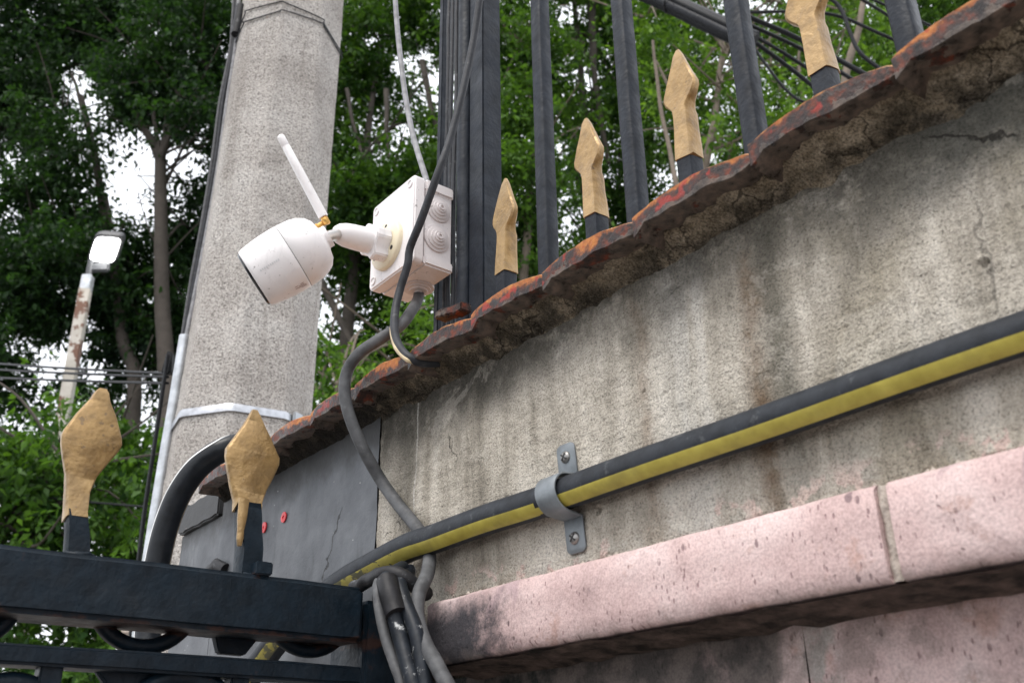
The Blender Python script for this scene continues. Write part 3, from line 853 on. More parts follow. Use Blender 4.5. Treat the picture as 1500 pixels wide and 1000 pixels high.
b = MB(); b.lathe([(0, -.0012), (.013, -.0008), (.0205, .0010), (.0265, .0055), (.0305, .0125), (.0325, .0205), (.0334, seam_z - .0004), (.0328, seam_z)], rear, axv, 64)
b.build('rear_shell', M['white'], cammount, sharp=60)
b = MB(); b.lathe([(.0328, seam_z - .0004), (.0328, seam_z + .0008)], rear, axv, 64); b.build('seam', M['seam'], cammount)
b = MB(); b.lathe([(.0328, seam_z + .0004), (.0334, seam_z + .0008), (.0335, .041), (.0331, .051), (.0322, .061), (.0307, .0710), (.0297, .0746), (.0284, .0758), (.0280, .0747), (.0278, .0730), (.001, .0730)], rear, axv, 64)
fs = b.build('front_shell', M['white'], cammount, sharp=60)
b = MB(); b.lathe([(.0281, .0725), (.0285, .0762), (.0272, .0780), (.0, .0788)], rear, axv, 48)
b.build('lens_window', M['dark'], cammount, sharp=50)
# antenna on its brass elbow
a0 = EYE + ray(462, 335) * .966; a1 = EYE + ray(474, 326) * .964; a2 = EYE + ray(476, 322) * .964; atip = EYE + ray(410, 198) * .972
b = MB(); b.lathe([(.0030, -.006), (.0030, 0), (.0041, .0005), (.0041, .004), (.0029, .0045), (.0029, .010)], a0, (a1 - a0), 6); b.build('brass_elbow', M['brass'], cammount, bevel=.0004, bseg=1)
ad = (atip - a2).normalized()
b = MB(); b.lathe([(.0040, -.005), (.0040, .002), (.0034, .0024), (.0034, .004)], a2, ad, 6); b.build('brass_nut', M['brass'], cammount, bevel=.0005, bseg=1)
LA = (atip - a2).length
b = MB(); b.lathe([(.0034, .003), (.0049, .0034), (.0049, .012), (.0046, LA * .5), (.0040, LA - .014), (.0037, LA - .0134), (.0037, LA - .0126), (.0040, LA - .012), (.0039, LA - .003), (.0031, LA - .0008), (.0015, LA), (0, LA)], a2, ad, 24)
b.build('antenna', M['white'], cammount, sharp=50)
# label stuck on the underside of the body, its code square left blank, and its worn print
e1 = axv
def onbody(z, ang, lift=.0003):                       # angle round the body axis
    ref = (EYE - (rear + axv * z)); ref = (ref - axv * ref.dot(axv)).normalized()
    up_ = axv.cross(ref)
    zz = [(0, .0), (.0205, .0325), (.033, .0334), (.041, .0335), (.051, .0331), (.061, .0322), (.071, .0307)]
    r = np.interp(z, [q[0] for q in zz], [q[1] for q in zz])
    return rear + axv * z + (ref * math.cos(R(ang)) + up_ * math.sin(R(ang))) * (r + lift)
DN = 1 if (onbody(.04, 30) - onbody(.04, 0)).z < 0 else -1
b = MB(); b.grid(lambda i, j: onbody(.0350 + .0150 * i / 4, DN * (20 + 48 * j / 8)), 5, 9)
stk = b.build('label_sticker', M['sticker'], fs)
b = MB()
for k, (z0, a0_, l) in enumerate([(.0385, 48, .0035), (.0385, 51.5, .006), (.0370, 55, .0085), (.0370, 58, .0055), (.0450, 49, .003), (.0455, 54, .0028)]):
    q = [onbody(z0, DN * a0_, .0006), onbody(z0 + l, DN * a0_, .0006), onbody(z0 + l, DN * (a0_ + 1.1), .0006), onbody(z0, DN * (a0_ + 1.1), .0006)]
    n0 = len(b.v); b.v += q; b.face((n0, n0 + 1, n0 + 2, n0 + 3))
b.build('worn_print', M['ink'], fs)
b = MB()
for k in range(10):
    z0 = .0470 + k * .0021
    q = [onbody(z0, DN * (-9), .0004), onbody(z0 + .0014, DN * (-9), .0004), onbody(z0 + .0014, DN * (-5.5 - (k % 3) * .7), .0004), onbody(z0, DN * (-5.5), .0004)]
    n0 = len(b.v); b.v += q; b.face((n0, n0 + 1, n0 + 2, n0 + 3))
b.build('faded_mark', M['fade'], fs)

# ------------------------------------------------------------------ cables about the box
def cable(name, label, cat, pts, r, mat, n=10, seg=14, group=None):
    b = MB(); b.tube(spline(pts, n), r, seg)
    return tag(b.build(name, mat, base=pts[0]), label, cat, group)
gp = gb - Z * .004
cable('grey_cable', 'grey cable hanging from the junction box and tucked behind the striped pipe', 'cable',
      [gp + Z * .012, gp - Z * .008, onwall(601, 458, -.002), onwall(585, 478, .016), onwall(556, 497, .034), onwall(527, 517, .046), onwall(509, 543, .050), onwall(505, 575, .050), onwall(513, 612, .044),
       onwall(533, 659, .030), onwall(558, 703, .012), onwall(583, 738, .0065), onwall(606, 766, .0062), onwall(621, 788, .0064), onwall(629, 812, .010), onwall(626, 840, .026), onwall(614, 868, .038), onwall(611, 900, .044),
       onwall(622, 940, .048), onwall(643, 980, .050), onwall(668, 1040, .050), onwall(690, 1200, .046)], .0056, M['cable'])
cable('dark_cable', 'dark cable crossing the box front diagonally and looping under the coping tiles', 'cable',
      [onwall(716, -160, -.030), onwall(707, -40, -.028), onwall(692, 68, -.024), onwall(664, 188, -.008), onwall(640, 258, .006), onwall(617, 322, .0105), onwall(601, 362, .0125), onwall(597, 388, .0125), onwall(586, 424, .016),
       onwall(579, 455, .022), onwall(578, 485, .032), onwall(585, 508, .040), onwall(600, 524, .040), onwall(620, 531, .028), onwall(650, 531, .010)], .0040, M['dcable'])
b = MB(); b.tube(spline([onwall(576.2, 470, .0275), onwall(574.6, 488, .034), onwall(581.0, 510, .0425), onwall(595, 525, .0425), onwall(606, 530, .037)], 8), .0024, 10)
tag(b.build('bare_core', M['tan'], base=onwall(576, 470, .027)), 'pale stripped strand along the loop of the dark cable', 'cable')
cable('thin_grey_wire', 'thin pale grey wire dropping from above into the top of the junction box', 'wire',
      [onwall(574, -140, -.045), onwall(579, 0, -.044), onwall(589, 105, -.042), onwall(603, 190, -.036), onwall(624, 262, -.025), onwall(628, 285, -.022)], .0033, M['lcable'])

# ------------------------------------------------------------------ striped pipe and clamp
pp = [W(s, .0118, .188) for s in (-2.4, -1.6, -.8, -.3, .0)] + [W(s, .0118, .1886 + .0006 * math.sin(s * 31)) for s in (.12, .22, .32, .42, .52)] + [W(.585, .0122, .1893), W(.650, .0140, .1878), onwall(600, 801, .018), onwall(555, 824, .023), onwall(505, 852, .028), onwall(460, 886, .03), onwall(418, 924, .03), onwall(388, 962, .03), onwall(358, 1002, .03),
      onwall(335, 1060, .03), onwall(325, 1150, .02), onwall(322, 1400, .02)]
sp_ = spline(pp, 10)
rad = []
for q in sp_:
    s = soh(q)[0]
    rad.append(float(np.interp(s, [-.5, .15, .45, .60, .75], [.0098, .0100, .0112, .0116, .0122])))
b = MB(); b.tube(sp_, rad, 40, ref=NRM, mfun=lambda a: 1 if 291 < a < 343 else 0)
pipe = b.build('striped_pipe', [M['pipe'], M['stripe']], base=W(.3, 0, .188))
tag(pipe, 'black plastic pipe with a yellow stripe clamped along the plaster wall', 'pipe')

cs_ = soh(onwall(820, 712, .012))[0]
CH = .1885
clp = thing('pipe_clamp', 'grey steel pipe clamp screwed to the plaster round the striped pipe', 'pipe clamp', W(cs_, 0, CH))
KW = .0105
def strap_pts():
    q = [(.0010, .0405), (.0010, .0392), (.0010, .0372), (.0010, .0160), (.0016, .0142)]
    for a in np.linspace(80, -80, 15): q.append((.0118 + .0132 * math.cos(R(a)), .0132 * math.sin(R(a))))
    return q + [(.0016, -.0142), (.0010, -.0160), (.0010, -.0367), (.0010, -.0387), (.0010, -.0400)]
sp2 = strap_pts()
def offset(poly, d):
    out = []
    for i, p_ in enumerate(poly):
        a = Vector(poly[max(i - 1, 0)]); c = Vector(poly[min(i + 1, len(poly) - 1)])
        t = (c - a).normalized(); out.append((p_[0] - t.y * d, p_[1] + t.x * d))
    return out
out_ = offset(sp2, .0016)
if out_[8][0] < sp2[8][0]: out_ = offset(sp2, -.0016)
SKEW = .10
def strap_w(o, h, e):                                   # the strap sits slightly skewed
    end = abs(h) > .014
    return W(cs_ + e * KW * (.55 if abs(h) > .0398 else .80 if abs(h) > .0382 else .92 if end else 1.0) + h * SKEW, o, CH + h)
b = MB(); rings = []
for (i0, i1) in zip(sp2, out_):
    rings.append([strap_w(i0[0], i0[1], -1), strap_w(i0[0], i0[1], 1), strap_w(i1[0], i1[1], 1), strap_w(i1[0], i1[1], -1)])
b.loft(rings); strap = b.build('strap', M['clamp'], clp, bevel=.0005, bseg=1, sharp=50)
for h in (.0300, -.0295):
    c = W(cs_ + h * SKEW, .0024, CH + h)
    b = MB(); b.lathe([(.0046, -.001), (.0046, .0004), (.0041, .0016), (.0026, .0026), (0, .0029)], c, NRM, 24); sc_ = b.build('screw', M['screw'], clp)
    b = MB(); b.box(c + NRM * .0027, (U * .8 + Z * .6) * .0032, (Z * .8 - U * .6) * .0005, NRM * .0004); b.build('screw_slot', M['seam'], sc_)
    b = MB(); b.box(c + NRM * .00275, (Z * .8 - U * .6) * .0030, (U * .8 + Z * .6) * .0005, NRM * .0004); b.build('screw_slot', M['seam'], sc_)
b = MB(); cs2 = cs_ + .0148
b.tube([W(cs2 - .005, .0118, CH - .0003), W(cs2 + .0012, .0118, CH - .0003)], .0122, 40, ref=NRM, mfun=lambda a: 1 if 296 < a < 326 else 0)
b.build('liner_ring', [M['pipe'], M['stripe']], clp)

# ------------------------------------------------------------------ gate
gate = thing('iron_gate', 'black iron gate with rusty top rail and two gold spear finials', 'gate', W(.70, .5, FLOOR))
def rail(name, s0, s1, h0, h1, o0, o1, bev, amp):
    b = MB(); n = 44
    rings = []
    for i in range(n + 1):
        o = o0 + (o1 - o0) * i / n
        j = lambda k: amp * fbm(o * 14, k, s0 * 5)
        rings.append([W(s0 + j(1), o, h0 + j(2)), W(s1, o, h0 + j(3)), W(s1, o, h1 + j(4)), W(s0 + j(5), o, h1 + j(6))])
    b.loft(rings); return b.build(name, M['gate'], gate, bevel=bev, bseg=3, sharp=45)
rail('top_rail', .680, .722, .107, .1485, .060, 1.25, .0035, .0006)
rail('lower_rail', .688, .712, .0775, .0905, .032, 1.25, .002, .0006)
rail('bottom_rail', .690, .715, -1.25, -1.22, .032, 1.25, .002, .0006)
b = MB(); b.wbox(.684, .740, .004, .056, FLOOR, .140); b.rough(.0012, 40); b.build('hinge_post', M['gate'], gate, bevel=.003)
b = MB(); b.wbox(.690, .715, 1.225, 1.25, -1.25, .11); b.build('end_stile', M['gate'], gate, bevel=.002)
for o in (.15, .277, .40, .53, .66, .79, .92, 1.05, 1.17):
    b = MB(); b.wbox(.693, .707, o - .007, o + .007, -1.22, .079); b.build('bar', M['gate'], gate, bevel=.0012)
def gfinial(pts, seed, gold_from, twist=0.0):
    # pts: (h, centre o, half width o, half thickness s)
    def ringat(h, c, w, t):
        return rect(W(.700, c, h), NRM, U, w, t)
    dense = []
    for k in range(len(pts) - 1):
        for q in range(6):
            a = q / 6.0; dense.append([pts[k][z] * (1 - a) + pts[k + 1][z] * a for z in range(4)])
    dense.append(list(pts[-1]))
    lo = [ringat(*d) for d in dense if d[0] <= gold_from + .004]; hi = [ringat(d[0], d[1], d[2] * 1.02 + .00025, d[3] * 1.02 + .00025) for d in dense if d[0] >= gold_from - .0015]
    rg = random.Random(int(seed * 7))
    hi[0] = [p_ + Z * rg.uniform(-.0075, .0012) for p_ in hi[0]]
    b = MB(); b.loft(lo); b.rough(.0005, 60, seed); f_ = b.build('finial', M['gate'], gate, sharp=55)
    b = MB(); b.loft(hi); b.rough(.0007, 38, seed); t_ = b.build('gold_tip', M['gold'], f_, sharp=48)
    return f_
gfinial([(.146, .272, .0080, .007), (.165, .2745, .0074, .0068), (.180, .2782, .0068, .0062), (.194, .2792, .0076, .0052), (.205, .2788, .0098, .0044), (.216, .2775, .0145, .0040), (.2255, .2762, .0186, .0037), (.2315, .2756, .0200, .0036), (.2365, .2755, .0190, .0035),
         (.250, .2750, .0132, .0032), (.262, .2745, .0066, .0030), (.2685, .2740, .0044, .0028), (.2712, .2738, .0024, .0018)], 3.0, .178)
f2 = gfinial([(.146, .150, .0088, .009), (.170, .1505, .0086, .0088), (.196, .1540, .0090, .0078), (.206, .1555, .0100, .0060), (.216, .1560, .0135, .0046), (.228, .1555, .0178, .0040), (.2395, .1550, .0212, .0038), (.245, .1550, .0212, .0036),
              (.256, .1555, .0150, .0034), (.268, .1562, .0082, .0032), (.276, .1567, .0040, .0028), (.2805, .1570, .0018, .0016)], 9.0, .205)
b = MB()
dr = [(.206, .0040), (.198, .0036), (.190, .0034), (.182, .0024), (.176, .0026), (.170, .0012)]
b.loft([rect(W(.6925, .1615, h), NRM, U, w, .0016) for h, w in dr]); b.rough(.0005, 90); b.build('gold_drip', M['gold'], f2, sharp=70)
b = MB(); b.box(W(.686, .145, .1535), NRM * .006, U * .006, Z * .005); b.rough(.0008, 80); b.build('weld_block', M['gate'], gate, bevel=.001)
for o_, w_ in ((.272, .0095), (.150, .0105)):
    b = MB(); q_ = [W(.700 + .0095 * math.sin(a), o_ + w_ * math.cos(a), .1492) for a in np.linspace(0, 6.283, 30)]
    b.tube(q_, .0024, 8); b.rough(.0014, 220); b.build('weld_bead', M['gate'], gate, sharp=80)
def scroll(px, py, rp, s, a0, a1, r, flat=1.0):
    c = ons(px, py, s); e = ons(px + rp, py, s); rad_ = (e - c).length
    pts = [c + (-NRM * math.cos(R(a)) + Z * math.sin(R(a))) * rad_ for a in np.linspace(a0, a1, 40)]
    b = MB(); b.tube(pts, r, 10); b.build('scroll', M['gate'], gate)
scroll(216, 868, 74, .712, 185, 355, .0055)
scroll(-46, 868, 74, .712, 185, 355, .0055)
scroll(455, 880, 62, .712, 185, 355, .0050)
scroll(5, 1078, 78, .700, 0, 360, .0070)
scroll(262, 1078, 80, .700, 0, 360, .0070)
b = MB()
b.prism([(-.042, .0), (-.030, .0045), (-.012, .006), (.012, .006), (.024, .004), (.034, -.004), (.020, -.030), (.0, -.040), (-.018, -.028)], ons(232, 986, .702), -NRM, Z, U * .008)
b.rough(.001, 50); b.build('scroll_leaf', M['gate'], gate, bevel=.002)
b = MB(); b.prism([(-.014, 0), (.006, 0), (.018, .016), (-.020, .016)], ons(348, 958, .712), -NRM, Z, U * .008); b.rough(.001, 60); b.build('bracket', M['gate'], gate, bevel=.001)

# cables hanging over the hinge post, spattered with paint
grp = 'cables hanging over the gate hinge post'
cable('post_cable', 'slim plain grey cable hanging at the left edge of the gate post bundle', 'cable', [onwall(575, 838, .03), onwall(556, 850, .052), onwall(553, 868, .060), onwall(557, 900, .062), onwall(565, 935, .062), onwall(577, 970, .060), onwall(592, 1015, .060), onwall(640, 1200, .05)], .0040, M['cable'], group=grp)
c2 = cable('post_cable', 'thick black cable with a taped sleeve hanging in the middle of the post bundle', 'cable', [onwall(590, 832, .03), onwall(568, 846, .052), onwall(569, 862, .060), onwall(576, 892, .060), onwall(586, 930, .058), onwall(598, 975, .058), onwall(610, 1020, .058), onwall(650, 1200, .05)], .0062, M['painted'], group=grp)
b = MB(); b.tube(spline([onwall(567, 850, .0585), onwall(571, 868, .0607), onwall(577, 888, .0602), onwall(581, 900, .0600)], 6), .0084, 18); b.build('taped_sleeve', M['tape'], c2)
cable('post_cable', 'paint spattered black cable with white rings hanging at the right of the bundle', 'cable', [onwall(600, 836, .02), onwall(588, 848, .040), onwall(586, 860, .050), onwall(596, 890, .052), onwall(608, 920, .052), onwall(616, 955, .052), onwall(624, 1010, .052), onwall(650, 1200, .05)], .0058, M['painted'], group=grp)
cable('post_cable', 'thin reddish brown cord between the two thick cables of the bundle', 'cable', [onwall(590, 880, .046), onwall(600, 915, .048), onwall(604, 950, .050), onwall(612, 1000, .050), onwall(640, 1200, .045)], .0024, mat_rubber('brown_cord', (.17, .075, .05)), group=grp)
b = MB(); b.tube(spline([onwall(520, 862, .048), onwall(545, 846, .05), onwall(575, 840, .05), onwall(610, 858, .034), onwall(622, 868, .02)], 8), [.006] * 33, 12); b.rough(.0022, 70)
tag(b.build('wire_tie_wrap', M['tape'], base=onwall(560, 848, .05)), 'lumpy black tape wrap tying the cables to the gate hinge post', 'tape')

# arched hose behind the gate
hp = spline([onwall(214, 1010, .10), onwall(218, 900, .10), onwall(229, 832, .10), onwall(243, 772, .098), onwall(263, 722, .092), onwall(292, 682, .08), onwall(328, 658, .062), onwall(362, 655, .035), onwall(385, 690, .0)], 10)
def hose_m(a): return 1 if (a > 352 or a < 5) else (2 if 138 < a < 148 else 0)  # white edge line: sky reflection painted in; tan line: the hose's own stripe
b = MB(); b.tube(hp, .0135, 36, ref=NRM, mfun=hose_m)
tag(b.build('arched_hose', [M['hose'], M['hose_glint'], M['tan']], base=hp[0]), 'glossy black hose with a tan stripe and a painted sky highlight arching behind the gold gate finial', 'hose')
# red wall plugs in the grey panel
for px, py, lb in ((387, 772, 'red plastic wall plug in the grey panel, lower of two'), (416, 757, 'red plastic wall plug in the grey panel, higher of two')):
    c = onwall(px, py, .0025)
    b = MB(); b.lathe([(.0022, -.004), (.0062, .0), (.0060, .0010), (.0022, .0012), (.0017, -.002)], c, NRM, 8); b.rough(.0006, 200, px)
    tag(b.build('wall_plug', M['red'], base=c), lb, 'wall plug', 'red plugs in the grey wall panel')
b = MB(); c = onwall(318, 832, .004); b.tube([onwall(306, 836, .004), onwall(318, 826, .008), onwall(330, 834, .004)], .007, 10); b.rough(.002, 60)
tag(b.build('tape_knot', M['tape'], base=c), 'small black knot of tape on the grey end panel behind the gate', 'tape')

# ------------------------------------------------------------------ concrete pole
PY = 2.0
pole = thing('concrete_pole', 'tall eight sided concrete utility pole behind the wall end', 'utility pole', Vector((-.60, PY, .0)))
def pole_c(h): return Vector((-.580 - .008 * max(-.5, (1.3 - h)) / .6, PY, 1.6 + h))
def pole_r(h): return float(np.interp(h, [-1.6, .62, .79, 1.3, 1.95, 8.0], [.172, .148, .1445, .1375, .1325, .075]))
toeye = Vector((.58, -2.0, 0)).normalized(); sidev = Vector((toeye.y, -toeye.x, 0)) * -1
def pole_ring(h, grow=0.0, k0=0):
    c = pole_c(h); r = pole_r(h) + grow; out = []
    for k in range(8):
        for e in (-2.2, 2.2):
            a = R(-10 + 45 * k + e)
            out.append(c + (toeye * math.cos(a) + sidev * math.sin(a)) * r * (1.0 if abs(e) < 99 else 1))
    return out
hs = [-1.6, -1, -.4, .1] + list(np.linspace(.3, 2.6, 80)) + [3.5, 5, 6.5, 8.0]
b = MB(); b.loft([pole_ring(h) for h in hs]); b.rough(.0012, 30); b.rough(.0007, 90)
b.build('shaft', M['concrete'], pole, sharp=7)
hb_ = soh(aty(330, 601, PY - .13))[2]
def ring_strip(name, h0, h1, grow, mat, parent, tilt=0.0, bev=.0006, thick=.0015):
    b = MB(); r0 = pole_ring(h0, grow); r1 = pole_ring(h1, grow); q0 = pole_ring(h0, grow + thick); q1 = pole_ring(h1, grow + thick)
    n = len(r0); b0 = 0; b.v = [Vector(x) for x in r0 + r1 + q1 + q0]
    for i in range(n):
        j = (i + 1) % n
        for k in range(4): b.face((k * n + i, k * n + j, ((k + 1) % 4) * n + j, ((k + 1) % 4) * n + i))
    return b.build(name, mat, parent, bevel=bev, bseg=1)
band = thing('steel_band', 'shiny steel strap band clamped round the concrete pole', 'band', pole_c(hb_))
ring_strip('strap', hb_ - .0085, hb_ + .0085, .0035, M['band'], band)
bk = pole_c(hb_) + (toeye * math.cos(R(46)) + sidev * math.sin(R(46))) * (pole_r(hb_) + .007)
b = MB(); b.box(bk, Z.cross(toeye * math.cos(R(46)) + sidev * math.sin(R(46))) * .012, Z * .013, (toeye * math.cos(R(46)) + sidev * math.sin(R(46))) * .004); b.build('buckle', M['steel'], band, bevel=.001)
for dh, sl in ((0.0, .0), (.022, .012)):
    hw = soh(aty(420, 16, PY - .13))[2] - .01 + dh
    pts = []
    for k in range(17):
        q = pole_ring(hw, .003)[k % 16]; pts.append(q + Z * (.014 * math.sin(k * .8 + dh * 50) - .01 * math.cos((k - 4) * .39)))
    b = MB(); b.tube(spline(pts, 4), .0017, 6)
    tag(b.build('tie_wire', M['dcable'], base=pts[0]), ('upper' if dh else 'lower') + ' thin tie wire looped round the top of the concrete pole', 'wire', 'tie wires round the pole')
# conduit and lines on the pole's left flank
fy = PY - .03
cp = [aty(271, 492, fy), aty(255, 590, fy), aty(238, 690, fy), aty(222, 790, fy), aty(212, 860, fy), aty(195, 1000, fy), aty(175, 1250, fy)]
b = MB(); b.tube(spline(cp, 6), .0122, 18); tag(b.build('pole_conduit', M['steel'], base=cp[-1]), 'galvanised steel conduit strapped to the left side of the concrete pole', 'conduit')
gname = 'lines up the left side of the concrete pole'
lines = [(((352, -60), (346, 60), (333, 150), (322, 230), (307, 320), (288, 420), (272, 500)), .0062, M['lcable'], 'pale line closest to the concrete along the pole'),
         (((349, -60), (343, 55), (327, 145), (317, 225), (301, 320), (284, 415), (267, 500)), .0048, M['dcable'], 'dark line in the middle of those up the pole'),
         (((346, -60), (340, 40), (336, 80), (322, 150), (311, 232), (296, 325), (280, 410), (266, 500)), .0042, M['cable'], 'grey line outermost of those up the pole')]
for q, r, mt, lb in lines: cable('pole_cable', lb, 'cable', [aty(x, y, fy) for x, y in q], r, mt, 6, 10, gname)
b = MB(); b.tube([aty(354, 10, fy - .015), aty(350, 32, fy - .015), aty(346, 51, fy - .015)], .0135, 16); tag(b.build('black_sleeve', M['tape'], base=aty(350, 30, fy)), 'black tape sleeve round the lines near the top of the pole', 'sleeve')
cable('pole_cable', 'thin dark line hanging outside the steel conduit near the gate', 'cable', [aty(246, 520, fy + .05), aty(228, 640, fy + .05), aty(213, 740, fy + .05), aty(202, 830, fy + .05), aty(185, 1000, fy + .05)], .0050, M['bcable'], 6, 8, gname)
b = MB(); b.prism([(-.012, 0), (.012, 0), (.008, .05), (-.004, .055)], aty(243, 545, fy + .06), Vector((1, 0, 0)), Z, Vector((0, .02, 0))); tag(b.build('line_bracket', M['bcable'], base=aty(243, 545, fy + .06), bevel=.002), 'small dark bracket behind the steel conduit holding the overhead wires', 'bracket')
for (y0, y1), lb in (((521, 547), 'uppermost of the three thin black wires left of the pole'), ((533, 552), 'middle of the three thin black wires left of the pole'), ((547, 561), 'lowest of the three thin black wires left of the pole')):
    a_ = aty(-220, y0 - 22, 4.6); c_ = aty(246, y1, fy + .05)
    pts = [a_ * (1 - t) + c_ * t - Z * .03 * math.sin(math.pi * t) for t in np.linspace(0, 1, 14)]
    b = MB(); b.tube(pts, [.0042 - .0010 * t for t in np.linspace(0, 1, 14)], 6)
    tag(b.build('overhead_wire', M['bcable'], base=c_), lb, 'wire', 'thin wires left of the pole')
a_ = aty(-120, 700, 5.6); c_ = aty(215, 742, 5.0); b = MB(); b.tube([a_ * (1 - t) + c_ * t - Z * .02 * math.sin(math.pi * t) for t in np.linspace(0, 1, 10)], .006, 6)
tag(b.build('overhead_wire', M['bcable'], base=c_), 'single black wire crossing the rusty lamp post low down', 'wire')

# ------------------------------------------------------------------ street lamp
lx, ly = -2.955, 6.0
lamp = thing('street_lamp', 'rusty white square lamp post with a lit floodlight on top', 'street lamp', Vector((lx + .035, ly, 0)))
b = MB(); rings = []
for h in np.linspace(-1.6, 3.22, 30):
    x = float(np.interp(h, [-1.6, .63, 1.7, 3.25], [-2.93, -2.94, -2.938, -2.958]))
    ax_ = Vector((math.cos(R(10)), math.sin(R(10)), 0)); ay_ = Vector((-ax_.y, ax_.x, 0))
    rings.append([Vector((x, ly, 1.6 + h)) + ax_ * q * .037 + ay_ * w * .037 for q, w in ((-1, -1), (1, -1), (1, 1), (-1, 1))])
b.loft(rings); b.build('post', M['post'], lamp, bevel=.005)
b = MB(); b.box(Vector((-2.955, ly, 4.87)), Vector((.034, 0, 0)), Vector((0, .034, 0)), Z * .06); b.build('post_cap', M['steel'], lamp, bevel=.006)
b = MB(); b.tube([Vector((-2.955, ly, 4.90)), Vector((-2.945, ly - .02, 5.06)), Vector((-2.93, ly - .03, 5.16))], .022, 10); b.build('bracket', M['darkm'], lamp)
q4 = [aty(141, 347, 5.78), aty(178, 350, 5.78), aty(166, 385, 5.98), aty(130, 381, 5.98)]
cq = sum(q4, Vector()) / 4
nl = (q4[1] - q4[0]).cross(q4[3] - q4[0]).normalized()
if nl.dot(EYE - cq) < 0: nl = -nl
def rounded(q, k, lift):
    out = []
    for i in range(4):
        a, p_, c = q[(i - 1) % 4], q[i], q[(i + 1) % 4]
        for t in np.linspace(0, 1, 5):
            m1 = p_.lerp(a, .22); m2 = p_.lerp(c, .22)
            out.append(m1 * (1 - t) ** 2 + p_ * 2 * t * (1 - t) + m2 * t * t)
    return [cq + (x - cq) * k + nl * lift for x in out]
b = MB(); b.loft([rounded(q4, 1.05, -.07), rounded(q4, 1.20, -.045), rounded(q4, 1.20, -.004)]); b.build('lamp_housing', M['darkm'], lamp, bevel=.004)
b = MB(); b.loft([rounded(q4, .98, -.003), rounded(q4, .98, .004)]); b.build('light_panel', M['glow'], lamp)
b = MB(); b.box(aty(146, 392, 6.0), Vector((.07, 0, 0)), Vector((0, .02, 0)), Z * .035); b.build('driver_box', M['darkm'], lamp, bevel=.01)

mb = aty(207, 934, 4.2)
meter = thing('meter_box', 'small beige utility box on a post seen between the gate rails', 'utility box', Vector((mb.x, mb.y, 0)))
b = MB(); b.box(mb, Vector((.072, 0, 0)), Vector((0, .05, 0)), Z * .05); b.build('box_body', M['joint'], meter, bevel=.006)
b = MB(); b.box(mb + Vector((-.035, -.053, .025)), Vector((.024, 0, 0)), Vector((0, .006, 0)), Z * .012); b.build('latch', M['joint'], meter, bevel=.003)
b = MB(); b.tube([Vector((mb.x, mb.y + .02, 0)), Vector((mb.x, mb.y + .02, mb.z - .045))], .03, 12); b.build('post', M['steel'], meter)

# ------------------------------------------------------------------ overhead bundle behind the fence
BY = 3.3
bun = thing('cable_bundle', 'thick dark overhead cable bundle bound with wire behind the fence', 'cable bundle', aty(1000, 22, BY))
m0, m1 = aty(700, -125, BY + .5), aty(1105, 62, BY)
pts = [m0 * (1 - t) + m1 * t for t in np.linspace(0, 1, 20)]
for k in range(7):
    a = 2 * math.pi * k / 6
    off = Vector((0, 0, 0)) if k == 6 else Vector((math.sin(a) * .4, math.cos(a), math.sin(a))) * .024
    b = MB(); b.tube([q + off + mnoise.noise_vector(q * 3 + Vector((k, 0, 0))) * .005 for q in pts], .0165 + .003 * (k % 3), 12); b.build('strand', M['bcable'] if k % 2 else M['dcable'], bun)
for k in range(4):
    c = pts[6 + k * 4]; d = (m1 - m0).normalized(); a = d.cross(Z).normalized(); e = d.cross(a)
    b = MB(); b.tube([c + d * (.03 * w / 6.28) + (a * math.cos(w) + e * math.sin(w)) * .045 for w in np.linspace(0, 6.28, 20)], .004, 6); b.build('binding_wire', M['dcable'], bun)
ends = [((1090, 22), (1180, 62), (1300, 128), (1460, 220), .011), ((1092, 34), (1185, 78), (1300, 150), (1450, 250), .009), ((1094, 46), (1170, 92), (1290, 175), (1420, 290), .008), ((1098, 56), (1180, 118), (1280, 205), (1400, 330), .010),
        ((1090, 18), (1210, 20), (1290, 50), (1420, 110), .008), ((1095, 58), (1160, 140), (1230, 170), (1330, 290), .007)]
for k, (p0, p1, p2, p3, r) in enumerate(ends):
    dep = BY - .05 + .07 * k
    cable('branching_cable', ['black cable leaving the bundle, top of the fan', 'black cable leaving the bundle, second in the fan', 'black cable leaving the bundle, third in the fan', 'thick black cable leaving the bundle, fourth in the fan',
          'black cable leaving the bundle almost level above the fan', 'thin black cable sagging lowest below the fan'][k], 'cable', [aty(*p0, dep), aty(*p1, dep + .02), aty(*p2, dep), aty(*p3, dep)], r, M['bcable'], 8, 8, 'cables fanning out from the bundle')
cable('looped_cable', 'black cable hanging in a loose loop between two right hand fence bars', 'cable', [aty(1212, -6, 3.0), aty(1232, 14, 3.0), aty(1246, 50, 3.0), aty(1258, 75, 3.0), aty(1282, 96, 3.0), aty(1330, 128, 3.0)], .008, M['bcable'], 8, 8)
cable('overhead_line', 'thin black line sloping high behind the two right hand bars, upper', 'cable', [aty(1180, -50, 4), aty(1255, -5, 4), aty(1310, 28, 4), aty(1400, 80, 4), aty(1500, 130, 4)], .009, M['bcable'], 6, 8, 'lines at the top right')
cable('overhead_line', 'thin black line sloping high behind the two right hand bars, lower', 'cable', [aty(1170, -60, 4.2), aty(1250, -14, 4.2), aty(1320, 18, 4.2), aty(1400, 55, 4.2), aty(1500, 95, 4.2)], .008, M['bcable'], 6, 8, 'lines at the top right')
cable('low_wire', 'thin grey wire glimpsed low behind the first gold finial', 'wire', [aty(690, 420, 1.5), aty(722, 424, 1.5), aty(760, 432, 1.5), aty(800, 452, 1.5)], .0035, M['cable'], 6, 8)

